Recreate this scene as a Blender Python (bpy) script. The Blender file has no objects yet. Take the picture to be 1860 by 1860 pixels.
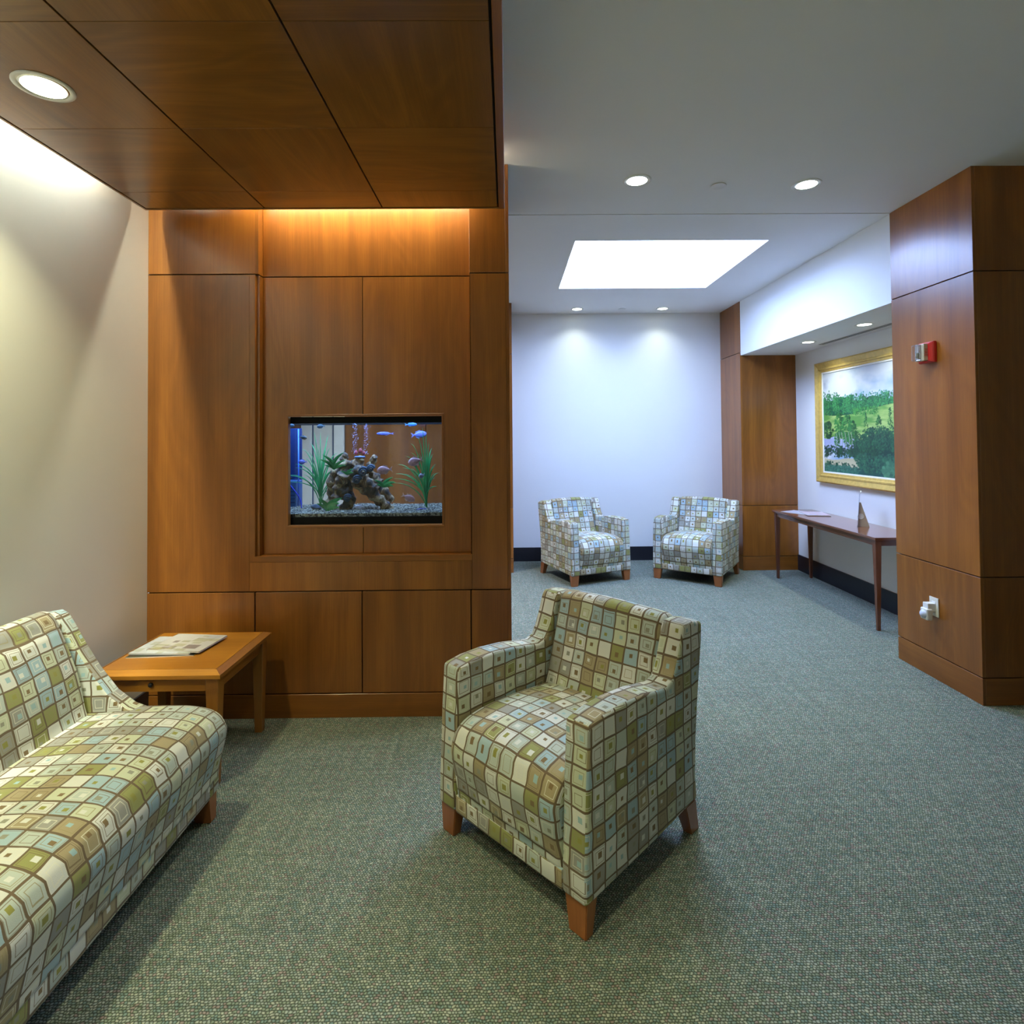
import bpy, bmesh, math, random
import numpy as np
from mathutils import Matrix, Vector, noise as mnoise

random.seed(7)
SC = bpy.context.scene
COL = SC.collection
R = math.radians

# ------------------------------------------------------------------ camera
cam_d = bpy.data.cameras.new('camera')
cam = bpy.data.objects.new('camera', cam_d)
COL.objects.link(cam)
FPX, PITCH, ROLL, YAW, PPY = 1025.58, 0.0187, 0.0082, 0.0088, 774.55
cam_d.sensor_fit = 'HORIZONTAL'
cam_d.sensor_width = 36.0
cam_d.lens = FPX / 1860 * 36.0
cam_d.shift_y = (PPY - 930) / 1860
cam_d.clip_start = 0.05
_fwd = Vector((math.sin(YAW) * math.cos(PITCH), math.cos(YAW) * math.cos(PITCH), math.sin(PITCH)))
_rt = Vector((math.cos(YAW), -math.sin(YAW), 0))
_up = _rt.cross(_fwd)
_r2 = _rt * math.cos(ROLL) - _up * math.sin(ROLL)
_u2 = _rt * math.sin(ROLL) + _up * math.cos(ROLL)
_m = Matrix((_r2, _u2, -_fwd)).transposed().to_4x4()
_m.translation = Vector((0, 0, 1.5))
cam.matrix_world = _m
SC.camera = cam

# ------------------------------------------------------------------ world, exposure
world = bpy.data.worlds.new('world')
SC.world = world
world.use_nodes = True
world.node_tree.nodes['Background'].inputs[0].default_value = (0.62, 0.78, 1.0, 1)
world.node_tree.nodes['Background'].inputs[1].default_value = 0.4
SC.view_settings.view_transform = 'Standard'
SC.view_settings.look = 'None'
SC.view_settings.gamma = 1.0
SC.view_settings.use_curve_mapping = False
SC.view_settings.exposure = 0.22
SC.cycles.max_bounces = 7
SC.cycles.use_adaptive_sampling = True
SC.cycles.adaptive_threshold = 0.03
SC.cycles.diffuse_bounces = 5
SC.cycles.glossy_bounces = 3
SC.cycles.transparent_max_bounces = 14
SC.cycles.caustics_reflective = False
SC.cycles.caustics_refractive = False

# light levels (all of them lamps or the skylight of this room)
SKY_COL, SKY_STR = (0.385, 0.545, 1.0), 28.0
WARM = (1.0, 0.98, 0.58)          # lamps in the wooden ceiling
COOL = (0.90, 1.0, 0.88)          # lamps in the white ceilings
P_WOOD_DOWN, P_CEIL_DOWN, P_NICHE_DOWN = 7.5, 9.0, 4.5
L_COVE_LEFT, L_COVE_AQ = 370.0, 135.0   # tube radiance
P_TANK = 13.0

# ------------------------------------------------------------------ colour helpers
def lin(r, g, b):
    def c(v):
        v /= 255.0
        return v / 12.92 if v <= 0.04045 else ((v + 0.055) / 1.055) ** 2.4
    return (c(r), c(g), c(b), 1.0)

# ------------------------------------------------------------------ node helper
class NT:
    def __init__(self, name):
        self.mat = bpy.data.materials.new(name)
        self.mat.use_nodes = True
        self.t = self.mat.node_tree
        self.t.nodes.clear()
        self.out = self.t.nodes.new('ShaderNodeOutputMaterial')
    def n(self, typ, **kw):
        nd = self.t.nodes.new(typ)
        for k, v in kw.items():
            setattr(nd, k, v)
        return nd
    def link(self, a, b):
        self.t.links.new(a, b)
    def put(self, sock, v):
        if isinstance(v, bpy.types.NodeSocket):
            self.link(v, sock)
        elif v is not None:
            sock.default_value = v
    def math(self, op, a, b=None, c=None, clamp=False):
        nd = self.n('ShaderNodeMath', operation=op, use_clamp=clamp)
        self.put(nd.inputs[0], a)
        if b is not None: self.put(nd.inputs[1], b)
        if c is not None: self.put(nd.inputs[2], c)
        return nd.outputs[0]
    def vmath(self, op, a, b=None, scale=None):
        nd = self.n('ShaderNodeVectorMath', operation=op)
        self.put(nd.inputs[0], a)
        if b is not None: self.put(nd.inputs[1], b)
        if scale is not None: self.put(nd.inputs['Scale'], scale)
        return nd.outputs[0]
    def mix(self, fac, a, b, blend='MIX'):
        nd = self.n('ShaderNodeMix', data_type='RGBA', blend_type=blend)
        self.put(nd.inputs[0], fac); self.put(nd.inputs[6], a); self.put(nd.inputs[7], b)
        return nd.outputs[2]
    def ramp(self, fac, stops, interp='LINEAR'):
        nd = self.n('ShaderNodeValToRGB')
        cr = nd.color_ramp
        cr.interpolation = interp
        while len(cr.elements) < len(stops):
            cr.elements.new(0.5)
        for e, (p, c) in zip(cr.elements, stops):
            e.position = p; e.color = c
        self.put(nd.inputs[0], fac)
        return nd.outputs[0]
    def noise(self, vec, scale, detail=2.0, rough=0.5, dist=0.0):
        nd = self.n('ShaderNodeTexNoise')
        self.put(nd.inputs['Vector'], vec)
        nd.inputs['Scale'].default_value = scale
        nd.inputs['Detail'].default_value = detail
        nd.inputs['Roughness'].default_value = rough
        nd.inputs['Distortion'].default_value = dist
        return nd.outputs['Fac']
    def coord(self, which='Object'):
        return self.n('ShaderNodeTexCoord').outputs[which]
    def mapping(self, vec, scale=(1, 1, 1), loc=(0, 0, 0)):
        nd = self.n('ShaderNodeMapping')
        self.put(nd.inputs['Vector'], vec)
        nd.inputs['Scale'].default_value = scale
        self.put(nd.inputs['Location'], loc)
        return nd.outputs[0]
    def bump(self, h, strength=0.2, dist=0.01):
        nd = self.n('ShaderNodeBump')
        nd.inputs['Strength'].default_value = strength
        nd.inputs['Distance'].default_value = dist
        self.put(nd.inputs['Height'], h)
        return nd.outputs[0]
    def principled(self, color, rough=0.5, **kw):
        p = self.n('ShaderNodeBsdfPrincipled')
        self.put(p.inputs['Base Color'], color)
        self.put(p.inputs['Roughness'], rough)
        for k, v in kw.items():
            self.put(p.inputs[k.replace('_', ' ')], v)
        self.link(p.outputs[0], self.out.inputs[0])
        return p

MATS = {}
def simple(name, col, rough=0.5, noise_amt=0.06, nscale=8.0, bump=0.0, **kw):
    """plain procedural material: base colour broken up by soft noise"""
    if name in MATS: return MATS[name]
    t = NT(name)
    c = t.coord()
    n = t.noise(c, nscale, 3)
    a = tuple(v * (1 - noise_amt) for v in col[:3]) + (1,)
    b = tuple(min(1, v * (1 + noise_amt)) for v in col[:3]) + (1,)
    colr = t.ramp(n, [(0.3, a), (0.7, b)])
    p = t.principled(colr, rough, **kw)
    if bump:
        t.link(t.bump(t.noise(c, nscale * 30, 2), bump, 0.002), p.inputs['Normal'])
    MATS[name] = t.mat
    return t.mat

def wood(name, axis, dark, light, rough=0.3, coat=0.16, figure=1.0, scale=1.0):
    """veneer: fine grain streaks running along `axis`, soft cathedral figure"""
    if name in MATS: return MATS[name]
    t = NT(name)
    oi = t.n('ShaderNodeObjectInfo').outputs['Random']
    co = t.coord()
    off = t.n('ShaderNodeCombineXYZ')
    for i in range(3):
        t.put(off.inputs[i], t.math('MULTIPLY', oi, (17.3, 29.1, 11.7)[i]))
    co = t.vmath('ADD', co, off.outputs[0])
    def st(along, across):
        s = [across * scale] * 3; s[axis] = along * scale
        return tuple(s)
    band = t.noise(t.mapping(co, st(0.5, 9)), 1.0, 2, 0.5, 0.3)
    streak = t.noise(t.mapping(co, st(2.0, 160)), 1.0, 3, 0.6)
    fine = t.noise(t.mapping(co, st(14.0, 520)), 1.0, 2, 0.6)
    fig = t.noise(t.mapping(co, st(0.9, 3.5)), 1.0, 1, 0.5, 0.6)
    rings = t.math('FRACT', t.math('MULTIPLY', fig, 9.0))
    rings = t.math('ABSOLUTE', t.math('SUBTRACT', rings, 0.5))
    v = t.math('MULTIPLY_ADD', band, 0.75, 0.0)
    v = t.math('MULTIPLY_ADD', streak, 0.35, v)
    v = t.math('MULTIPLY_ADD', fine, 0.22, v)
    v = t.math('MULTIPLY_ADD', rings, 0.16 * figure, v)
    v = t.math('MULTIPLY_ADD', oi, 0.10, v)
    mid = tuple((a * b) ** 0.5 for a, b in zip(dark, light))
    col = t.ramp(v, [(0.42, dark), (0.72, mid), (1.0, light)])
    p = t.principled(col, rough, Coat_Weight=coat, Coat_Roughness=0.18)
    t.link(t.bump(fine, 0.05, 0.001), p.inputs['Normal'])
    MATS[name] = t.mat
    return t.mat

WD, WL = (0.148, 0.048, 0.0062, 1), (0.340, 0.122, 0.017, 1)
M_WOOD_Z = wood('cherry_veneer_upright', 2, WD, WL)
M_WOOD_X = wood('cherry_veneer_across', 0, WD, WL)
M_WOOD_Y = wood('cherry_veneer_lengthwise', 1, WD, WL)
M_CLOUD_X = wood('ceiling_veneer_across', 0, (0.115, 0.045, 0.007, 1), (0.25, 0.105, 0.016, 1), 0.28, 0.25, 1.8)
M_CLOUD_Y = wood('ceiling_veneer_lengthwise', 1, (0.115, 0.045, 0.007, 1), (0.25, 0.105, 0.016, 1), 0.28, 0.25, 1.8)
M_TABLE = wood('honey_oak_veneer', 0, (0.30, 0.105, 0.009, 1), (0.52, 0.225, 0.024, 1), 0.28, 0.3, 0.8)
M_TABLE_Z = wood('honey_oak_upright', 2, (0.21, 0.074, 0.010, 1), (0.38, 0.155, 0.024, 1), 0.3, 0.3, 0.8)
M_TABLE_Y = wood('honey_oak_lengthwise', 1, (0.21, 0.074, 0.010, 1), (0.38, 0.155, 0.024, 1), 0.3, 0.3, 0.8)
M_CONS_Y = wood('mahogany_lengthwise', 1, (0.085, 0.026, 0.012, 1), (0.20, 0.072, 0.035, 1), 0.16, 0.5, 0.8)
M_CONS_Z = wood('mahogany_upright', 2, (0.085, 0.026, 0.012, 1), (0.20, 0.072, 0.035, 1), 0.25, 0.4, 0.8)
M_LEG = wood('cherry_chair_leg', 2, (0.20, 0.062, 0.015, 1), (0.36, 0.125, 0.034, 1), 0.3, 0.3, 0.5)
M_JOINT = simple('dark_joint', (0.010, 0.007, 0.005, 1), 0.8)
M_WALL = simple('white_wall_paint', (0.80, 0.80, 0.77, 1), 0.42, 0.012, 2.0, 0.05)
M_CEIL = simple('white_ceiling_paint', (0.82, 0.82, 0.81, 1), 0.75, 0.012, 2.0, 0.05)
M_BASE = simple('black_vinyl_base', (0.012, 0.012, 0.018, 1), 0.35)
M_WHITE = simple('white_enamel', (0.75, 0.75, 0.73, 1), 0.35)
M_CHROME = simple('satin_reflector', (0.80, 0.80, 0.78, 1), 0.22, 0.02, Metallic=0.9)
M_BLACK = simple('black_plastic', (0.010, 0.011, 0.012, 1), 0.4)
M_IVORY = simple('ivory_plastic', (0.72, 0.70, 0.60, 1), 0.35)
M_RED = simple('red_plastic', (0.55, 0.025, 0.025, 1), 0.32)

def emission(name, col, strength):
    t = NT(name)
    e = t.n('ShaderNodeEmission')
    e.inputs[0].default_value = tuple(col[:3]) + (1,)
    e.inputs[1].default_value = strength
    t.link(e.outputs[0], t.out.inputs[0])
    return t.mat

def clear(name, tint=(1, 1, 1, 1), gloss=0.08, rough=0.02):
    """thin clear sheet: tinted see-through plus a fresnel-like sheen"""
    t = NT(name)
    tr = t.n('ShaderNodeBsdfTransparent'); tr.inputs[0].default_value = tint
    gl = t.n('ShaderNodeBsdfGlossy'); gl.inputs['Roughness'].default_value = rough
    lw = t.n('ShaderNodeLayerWeight'); lw.inputs[0].default_value = 0.25
    f = t.math('MULTIPLY_ADD', lw.outputs['Fresnel'], gloss * 2.0, gloss * 0.3, clamp=True)
    mx = t.n('ShaderNodeMixShader')
    t.link(f, mx.inputs[0]); t.link(tr.outputs[0], mx.inputs[1]); t.link(gl.outputs[0], mx.inputs[2])
    t.link(mx.outputs[0], t.out.inputs[0])
    return t.mat

def carpet():
    t = NT('woven_loop_carpet')
    co = t.coord()
    p = t.vmath('MULTIPLY', co, (1 / 0.0098, 1 / 0.0078, 0))
    wob = t.noise(co, 60.0, 1)
    sp = t.n('ShaderNodeSeparateXYZ'); t.link(p, sp.inputs[0])
    x = t.math('MULTIPLY_ADD', wob, 1.3, sp.outputs[0])
    wob2 = t.noise(t.vmath('ADD', co, (3.1, 7.7, 1.3)), 45.0, 1)
    y = t.math('MULTIPLY_ADD', wob2, 1.3, sp.outputs[1])
    row = t.math('FLOOR', y)
    x = t.math('MULTIPLY_ADD', t.math('MODULO', t.math('ABSOLUTE', row), 2.0), 0.5, x)
    fx, fy = t.math('FRACT', x), t.math('FRACT', y)
    cid = t.n('ShaderNodeCombineXYZ')
    t.link(t.math('FLOOR', x), cid.inputs[0]); t.link(row, cid.inputs[1])
    wn = t.n('ShaderNodeTexWhiteNoise', noise_dimensions='2D'); t.link(cid.outputs[0], wn.inputs['Vector'])
    sx = t.math('SINE', t.math('MULTIPLY', fx, math.pi))
    sy = t.math('SINE', t.math('MULTIPLY', fy, math.pi))
    loop = t.math('POWER', t.math('MULTIPLY', sx, sy), 0.8)
    yarn = t.ramp(wn.outputs['Value'], [(0.0, lin(136, 148, 130)), (0.3, lin(158, 166, 154)), (0.55, lin(124, 144, 136)),
                                        (0.75, lin(172, 176, 158)), (0.9, lin(152, 138, 132))], 'CONSTANT')
    dark = lin(52, 58, 46)
    col = t.mix(loop, dark, yarn)
    st1 = t.noise(t.mapping(co, (60, 2.0, 1)), 1.0, 2)
    st2 = t.noise(t.mapping(co, (2.0, 50, 1)), 1.0, 2)
    st = t.math('ADD', st1, st2)
    shade = t.ramp(t.math('MULTIPLY', st, 0.5), [(0.34, (0.80, 0.80, 0.80, 1)), (0.66, (1.12, 1.12, 1.12, 1))])
    col = t.mix(1.0, col, shade, 'MULTIPLY')
    pr = t.principled(col, 0.95)
    pr.inputs['Specular IOR Level'].default_value = 0.15
    t.link(t.bump(loop, 0.5, 0.003), pr.inputs['Normal'])
    return t.mat
M_CARPET = carpet()

def fabric():
    """square-in-square upholstery print laid out in metres on the UV map"""
    t = NT('square_print_upholstery')
    uv = t.n('ShaderNodeUVMap').outputs[0]
    cell = 0.061
    p = t.vmath('SCALE', uv, scale=1 / cell)
    w1 = t.noise(p, 0.55, 1)
    w2 = t.noise(t.vmath('ADD', p, (31.0, 17.0, 5.0)), 0.55, 1)
    sp = t.n('ShaderNodeSeparateXYZ'); t.link(p, sp.inputs[0])
    x = t.math('ADD', sp.outputs[0], t.math('MULTIPLY_ADD', w1, 0.30, -0.15))
    y = t.math('ADD', sp.outputs[1], t.math('MULTIPLY_ADD', w2, 0.30, -0.15))
    ix, iy, fx, fy = t.math('FLOOR', x), t.math('FLOOR', y), t.math('FRACT', x), t.math('FRACT', y)
    cid = t.n('ShaderNodeCombineXYZ'); t.link(ix, cid.inputs[0]); t.link(iy, cid.inputs[1])
    def rnd(o):
        wn = t.n('ShaderNodeTexWhiteNoise', noise_dimensions='2D')
        t.link(t.vmath('ADD', cid.outputs[0], (o, o * 1.7, 0)), wn.inputs['Vector'])
        s = t.n('ShaderNodeSeparateColor'); t.link(wn.outputs['Color'], s.inputs[0])
        return s.outputs[0], s.outputs[1], s.outputs[2]
    a, b, c = rnd(0.5); d, e, f = rnd(91.5); g, h, i = rnd(203.5)
    cream, pale, grn = lin(206, 207, 198), lin(177, 186, 176), lin(140, 142, 86)
    tan, blue, taupe, yel = lin(156, 143, 110), lin(155, 178, 185), lin(148, 147, 138), lin(189, 194, 166)
    base = t.ramp(a, [(0, cream), (0.24, pale), (0.44, grn), (0.53, tan), (0.63, blue), (0.76, taupe), (0.88, yel)], 'CONSTANT')
    cen = t.ramp(b, [(0, lin(122, 102, 70)), (0.25, lin(140, 138, 70)), (0.45, cream), (0.62, lin(150, 178, 180)), (0.8, lin(140, 140, 122))], 'CONSTANT')
    brown = lin(104, 88, 66)
    def cheb(cx, cy):
        return t.math('MAXIMUM', t.math('ABSOLUTE', t.math('SUBTRACT', fx, cx)), t.math('ABSOLUTE', t.math('SUBTRACT', fy, cy)))
    c0x = t.math('MULTIPLY_ADD', c, 0.14, 0.43); c0y = t.math('MULTIPLY_ADD', d, 0.14, 0.43)
    c1x = t.math('MULTIPLY_ADD', e, 0.20, 0.40); c1y = t.math('MULTIPLY_ADD', f, 0.20, 0.40)
    ch0, ch1 = cheb(c0x, c0y), cheb(c1x, c1y)
    lnc = t.ramp(g, [(0, lin(118, 100, 74)), (0.45, lin(214, 212, 192)), (0.75, lin(146, 134, 96))], 'CONSTANT')
    o1 = t.math('COMPARE', ch0, t.math('MULTIPLY_ADD', h, 0.10, 0.24), 0.017)
    o2 = t.math('COMPARE', ch0, t.math('MULTIPLY_ADD', i, 0.05, 0.385), 0.013)
    o1 = t.math('MULTIPLY', o1, t.math('GREATER_THAN', g, 0.15))
    o2 = t.math('MULTIPLY', o2, t.math('GREATER_THAN', i, 0.45))
    col = t.mix(t.math('MULTIPLY', o2, 0.75), base, lnc)
    col = t.mix(t.math('MULTIPLY', o1, 0.85), col, lnc)
    sq = t.math('LESS_THAN', ch1, t.math('MULTIPLY_ADD', i, 0.05, 0.10))
    sq = t.math('MULTIPLY', sq, t.math('GREATER_THAN', h, 0.12))
    col = t.mix(sq, col, cen)
    edge = t.math('MINIMUM', t.math('MINIMUM', fx, t.math('SUBTRACT', 1.0, fx)), t.math('MINIMUM', fy, t.math('SUBTRACT', 1.0, fy)))
    ln = t.math('LESS_THAN', edge, t.math('MULTIPLY_ADD', w1, 0.05, 0.030))
    col = t.mix(ln, col, brown)
    weave = t.noise(t.vmath('SCALE', uv, scale=900.0), 1.0, 2)
    col = t.mix(1.0, col, t.ramp(weave, [(0.3, (0.86, 0.86, 0.86, 1)), (0.7, (1.08, 1.08, 1.08, 1))]), 'MULTIPLY')
    pr = t.principled(col, 0.85)
    pr.inputs['Specular IOR Level'].default_value = 0.2
    pr.inputs['Sheen Weight'].default_value = 0.15
    t.link(t.bump(weave, 0.15, 0.001), pr.inputs['Normal'])
    return t.mat
M_FABRIC = fabric()

def painted(name, rough=0.45):
    """flat print: colours come from the mesh's own colour attribute"""
    t = NT(name)
    at = t.n('ShaderNodeAttribute', attribute_name='paint')
    n = t.noise(t.coord(), 260.0, 2)
    col = t.mix(1.0, at.outputs['Color'], t.ramp(n, [(0.3, (0.93, 0.93, 0.93, 1)), (0.7, (1.06, 1.06, 1.06, 1))]), 'MULTIPLY')
    t.principled(col, rough)
    return t.mat
M_PRINT = painted('magazine_print', 0.3)
M_OIL = painted('oil_paint', 0.4)

# ------------------------------------------------------------------ mesh helpers
def obj(name, me, mat, parent=None):
    o = bpy.data.objects.new(name, me)
    COL.objects.link(o)
    if mat is not None and not me.materials: me.materials.append(mat)
    if parent is not None: o.parent = parent
    return o

def bm_obj(name, bm, mat, parent=None, smooth=False):
    bmesh.ops.recalc_face_normals(bm, faces=bm.faces)
    me = bpy.data.meshes.new(name)
    bm.to_mesh(me); bm.free()
    if smooth:
        for p in me.polygons: p.use_smooth = True
    return obj(name, me, mat, parent)

def bx(bm, x0, x1, y0, y1, z0, z1):
    v = [bm.verts.new(c) for c in ((x0, y0, z0), (x1, y0, z0), (x1, y1, z0), (x0, y1, z0),
                                   (x0, y0, z1), (x1, y0, z1), (x1, y1, z1), (x0, y1, z1))]
    for f in ((0, 3, 2, 1), (4, 5, 6, 7), (0, 1, 5, 4), (1, 2, 6, 5), (2, 3, 7, 6), (3, 0, 4, 7)):
        bm.faces.new([v[i] for i in f])
    return v

def box(name, b, mat, parent=None, bevel=0.0, seg=1):
    bm = bmesh.new(); bx(bm, *b)
    if bevel:
        bmesh.ops.bevel(bm, geom=bm.edges[:], offset=bevel, segments=seg, affect='EDGES', profile=0.6)
    return bm_obj(name, bm, mat, parent)

def boxes(name, bs, mat, parent=None, bevel=0.0):
    bm = bmesh.new()
    for b in bs: bx(bm, *b)
    if bevel:
        bmesh.ops.bevel(bm, geom=bm.edges[:], offset=bevel, segments=1, affect='EDGES')
    return bm_obj(name, bm, mat, parent)

def prism_bm(poly, axis, a0, a1):
    """polygon in the two other axes, extruded along `axis`"""
    bm = bmesh.new()
    def pt(p, a):
        if axis == 0: return (a, p[0], p[1])
        if axis == 1: return (p[0], a, p[1])
        return (p[0], p[1], a)
    A = [bm.verts.new(pt(p, a0)) for p in poly]
    B = [bm.verts.new(pt(p, a1)) for p in poly]
    n = len(poly)
    bm.faces.new(A[::-1]); bm.faces.new(B)
    for i in range(n):
        j = (i + 1) % n
        bm.faces.new((A[i], A[j], B[j], B[i]))
    return bm

def taper_bm(bot, top, z0, z1):
    bm = bmesh.new()
    def rc(b, z): return [bm.verts.new(c) for c in ((b[0], b[2], z), (b[1], b[2], z), (b[1], b[3], z), (b[0], b[3], z))]
    A, B = rc(bot, z0), rc(top, z1)
    bm.faces.new(A[::-1]); bm.faces.new(B)
    for i in range(4):
        j = (i + 1) % 4
        bm.faces.new((A[i], A[j], B[j], B[i]))
    return bm

def lathe_bm(prof, seg=40, cx=0, cy=0):
    """profile of (r, z), revolved about the upright axis"""
    bm = bmesh.new(); rings = []
    for r, z in prof:
        if r < 1e-6: rings.append([bm.verts.new((cx, cy, z))])
        else: rings.append([bm.verts.new((cx + r * math.cos(2 * math.pi * k / seg), cy + r * math.sin(2 * math.pi * k / seg), z)) for k in range(seg)])
    for a, b in zip(rings, rings[1:]):
        for k in range(seg):
            j = (k + 1) % seg
            if len(a) == 1 and len(b) == 1: continue
            if len(a) == 1: bm.faces.new((a[0], b[j], b[k]))
            elif len(b) == 1: bm.faces.new((a[k], a[j], b[0]))
            else: bm.faces.new((a[k], a[j], b[j], b[k]))
    return bm

def tube_bm(pts, rad, seg=8, bm=None):
    bm = bm or bmesh.new()
    P = [Vector(p) for p in pts]; rings = []
    for i, p in enumerate(P):
        d = (P[min(i + 1, len(P) - 1)] - P[max(i - 1, 0)]).normalized()
        a = d.orthogonal().normalized()
        if i and abs(d.dot(prev)) < 0.999:
            a = (prev - d * prev.dot(d)).normalized()
        elif i:
            a = (pa - d * pa.dot(d)).normalized()
        if i: a = (pa - d * pa.dot(d)).normalized()
        pa = a; prev = d
        b = d.cross(a)
        r = rad[i] if isinstance(rad, (list, tuple)) else rad
        rings.append([bm.verts.new(p + (a * math.cos(2 * math.pi * k / seg) + b * math.sin(2 * math.pi * k / seg)) * r) for k in range(seg)])
    for A, B in zip(rings, rings[1:]):
        for k in range(seg):
            j = (k + 1) % seg
            bm.faces.new((A[k], A[j], B[j], B[k]))
    bm.faces.new(rings[0][::-1]); bm.faces.new(rings[-1])
    return bm

def smooth_path(pts, n=6, closed=False):
    out = []; m = len(pts)
    for i in range(m if closed else m - 1):
        p = [np.array(pts[(i + k) % m] if closed else pts[min(max(i + k, 0), m - 1)], float) for k in (-1, 0, 1, 2)]
        for s in range(n):
            u = s / n
            out.append(tuple(0.5 * (2 * p[1] + (p[2] - p[0]) * u + (2 * p[0] - 5 * p[1] + 4 * p[2] - p[3]) * u * u + (3 * p[1] - p[0] - 3 * p[2] + p[3]) * u ** 3)))
    if not closed: out.append(tuple(float(v) for v in pts[-1]))
    return out

def box_uv(me, off=(0, 0)):
    uvl = me.uv_layers.new(name='UVMap')
    for p in me.polygons:
        n = p.normal; ax = max(range(3), key=lambda k: abs(n[k]))
        for li in p.loop_indices:
            c = me.vertices[me.loops[li].vertex_index].co
            u, v = ((c.y, c.z), (c.x, c.z), (c.x, c.y))[ax]
            uvl.data[li].uv = (u + off[0] + 0.37 * ax, v + off[1])

def sweep(name, prof, x0, x1, r, parent, crown=None, off=(0, 0), step=0.05):
    """upholstered roll: closed side profile (y, z) carried across x, rounded at both ends, UVs in metres"""
    n = len(prof)
    P = np.array(prof)
    d = np.roll(P, -1, 0) - np.roll(P, 1, 0)
    nrm = np.stack([d[:, 1], -d[:, 0]], 1); nrm /= np.linalg.norm(nrm, axis=1)[:, None] + 1e-9
    area = 0.5 * np.sum(P[:, 0] * np.roll(P[:, 1], -1) - np.roll(P[:, 0], -1) * P[:, 1])
    if area < 0: nrm = -nrm
    arc = np.concatenate([[0], np.cumsum(np.linalg.norm(np.roll(P, -1, 0) - P, axis=1))])
    left = []
    for a in (0, 20, 40, 60, 80, 90):
        left.append((r * (1 - math.cos(R(a))), r * (1 - math.sin(R(a)))))
    ext = [r * (math.pi / 2 - R(a)) - (r - dx) for a, (dx, _) in zip((0, 20, 40, 60, 80, 90), left)]
    xs = [(x0 + dx, ins) for dx, ins in left]
    k = max(2, int((x1 - x0 - 2 * r) / step))
    xs += [(x0 + r + (x1 - x0 - 2 * r) * i / k, 0) for i in range(1, k)]
    xs += [(x1 - dx, ins) for dx, ins in left[::-1]]
    us = [q[0] for q in xs]
    for q in range(6):
        us[q] -= ext[q]; us[-1 - q] += ext[q]
    verts = []
    for x, ins in xs:
        q = P - nrm * ins
        xn = 2 * (x - x0) / (x1 - x0) - 1
        for (yy, zz) in q:
            dy, dz = crown(xn, yy, zz) if crown else (0, 0)
            verts.append((x, yy + dy, zz + dz))
    faces, fuv = [], []
    m = len(xs)
    for i in range(m - 1):
        for j in range(n):
            j2 = (j + 1) % n
            faces.append((i * n + j, i * n + j2, (i + 1) * n + j2, (i + 1) * n + j))
            fuv.append(((us[i], arc[j]), (us[i], arc[j + 1]), (us[i + 1], arc[j + 1]), (us[i + 1], arc[j])))
    faces.append(tuple(range(n))[::-1]); fuv.append([(verts[k][1], verts[k][2]) for k in range(n)][::-1])
    faces.append(tuple((m - 1) * n + k for k in range(n))); fuv.append([(verts[(m - 1) * n + k][1], verts[(m - 1) * n + k][2]) for k in range(n)])
    me = bpy.data.meshes.new(name)
    me.from_pydata(verts, [], faces); me.update()
    uvl = me.uv_layers.new(name='UVMap')
    for p, u in zip(me.polygons, fuv):
        p.use_smooth = len(p.vertices) == 4
        for li, c in zip(p.loop_indices, u):
            uvl.data[li].uv = (c[0] + off[0], c[1] + off[1])
    bm = bmesh.new(); bm.from_mesh(me); bmesh.ops.recalc_face_normals(bm, faces=bm.faces); bm.to_mesh(me); bm.free()
    return obj(name, me, M_FABRIC, parent)

def slab(name, poly, x0, x1, bevel, parent, off=(0, 0), seg=3):
    """upholstered board: side outline (y, z) with thickness in x and softened edges"""
    bm = prism_bm(poly, 0, x0, x1)
    es = [e for e in bm.edges if abs(e.verts[0].co.x - e.verts[1].co.x) < 1e-6]
    sharp = []
    for e in bm.edges:
        if e not in es and len(e.link_faces) == 2:
            bmesh.ops.recalc_face_normals(bm, faces=bm.faces)
            if e.calc_face_angle(0) > R(40): sharp.append(e)
    bmesh.ops.bevel(bm, geom=es + sharp, offset=bevel, segments=seg, affect='EDGES', profile=0.5)
    o = bm_obj(name, bm, M_FABRIC, parent, smooth=False)
    for p in o.data.polygons:
        p.use_smooth = True
    box_uv(o.data, off)
    o.data.set_sharp_from_angle(angle=R(50)) if hasattr(o.data, 'set_sharp_from_angle') else None
    return o

# ------------------------------------------------------------------ tagging
def tag(o, label, cat=None, group=None, kind=None):
    o['label'] = label
    if cat: o['category'] = cat
    if group: o['group'] = group
    if kind: o['kind'] = kind
    return o

def thing(name, label, cat, loc=(0, 0, 0), rz=0.0, group=None):
    o = bpy.data.objects.new(name, None)
    COL.objects.link(o)
    o.empty_display_size = 0.1
    o.location = loc; o.rotation_euler = (0, 0, rz)
    return tag(o, label, cat, group)

def struct(o, label): return tag(o, label, kind='structure')

def copy_tree(o, parent=None):
    c = o.copy(); COL.objects.link(c); c.parent = parent
    for ch in list(o.children):
        copy_tree(ch, c)
    return c

# ------------------------------------------------------------------ the room
XL, XR = -1.945, 0.0162            # white wall on the left, right end of the aquarium wall
YA, YC1, YC2 = 3.072, 3.111, 3.783 # aquarium wall front, right pier front and back
CX, NX = 2.607, 3.227              # pier side face, niche wall
YF1, YF2 = 6.264, 6.843            # far piers front, far wall
H, H2 = 2.997, 2.994
ZS = 2.389
YB, XE = -3.0, 4.6                 # wall behind the camera, wall at the far right
CXL = -3.0                         # passage behind the aquarium reaches to here

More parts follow.
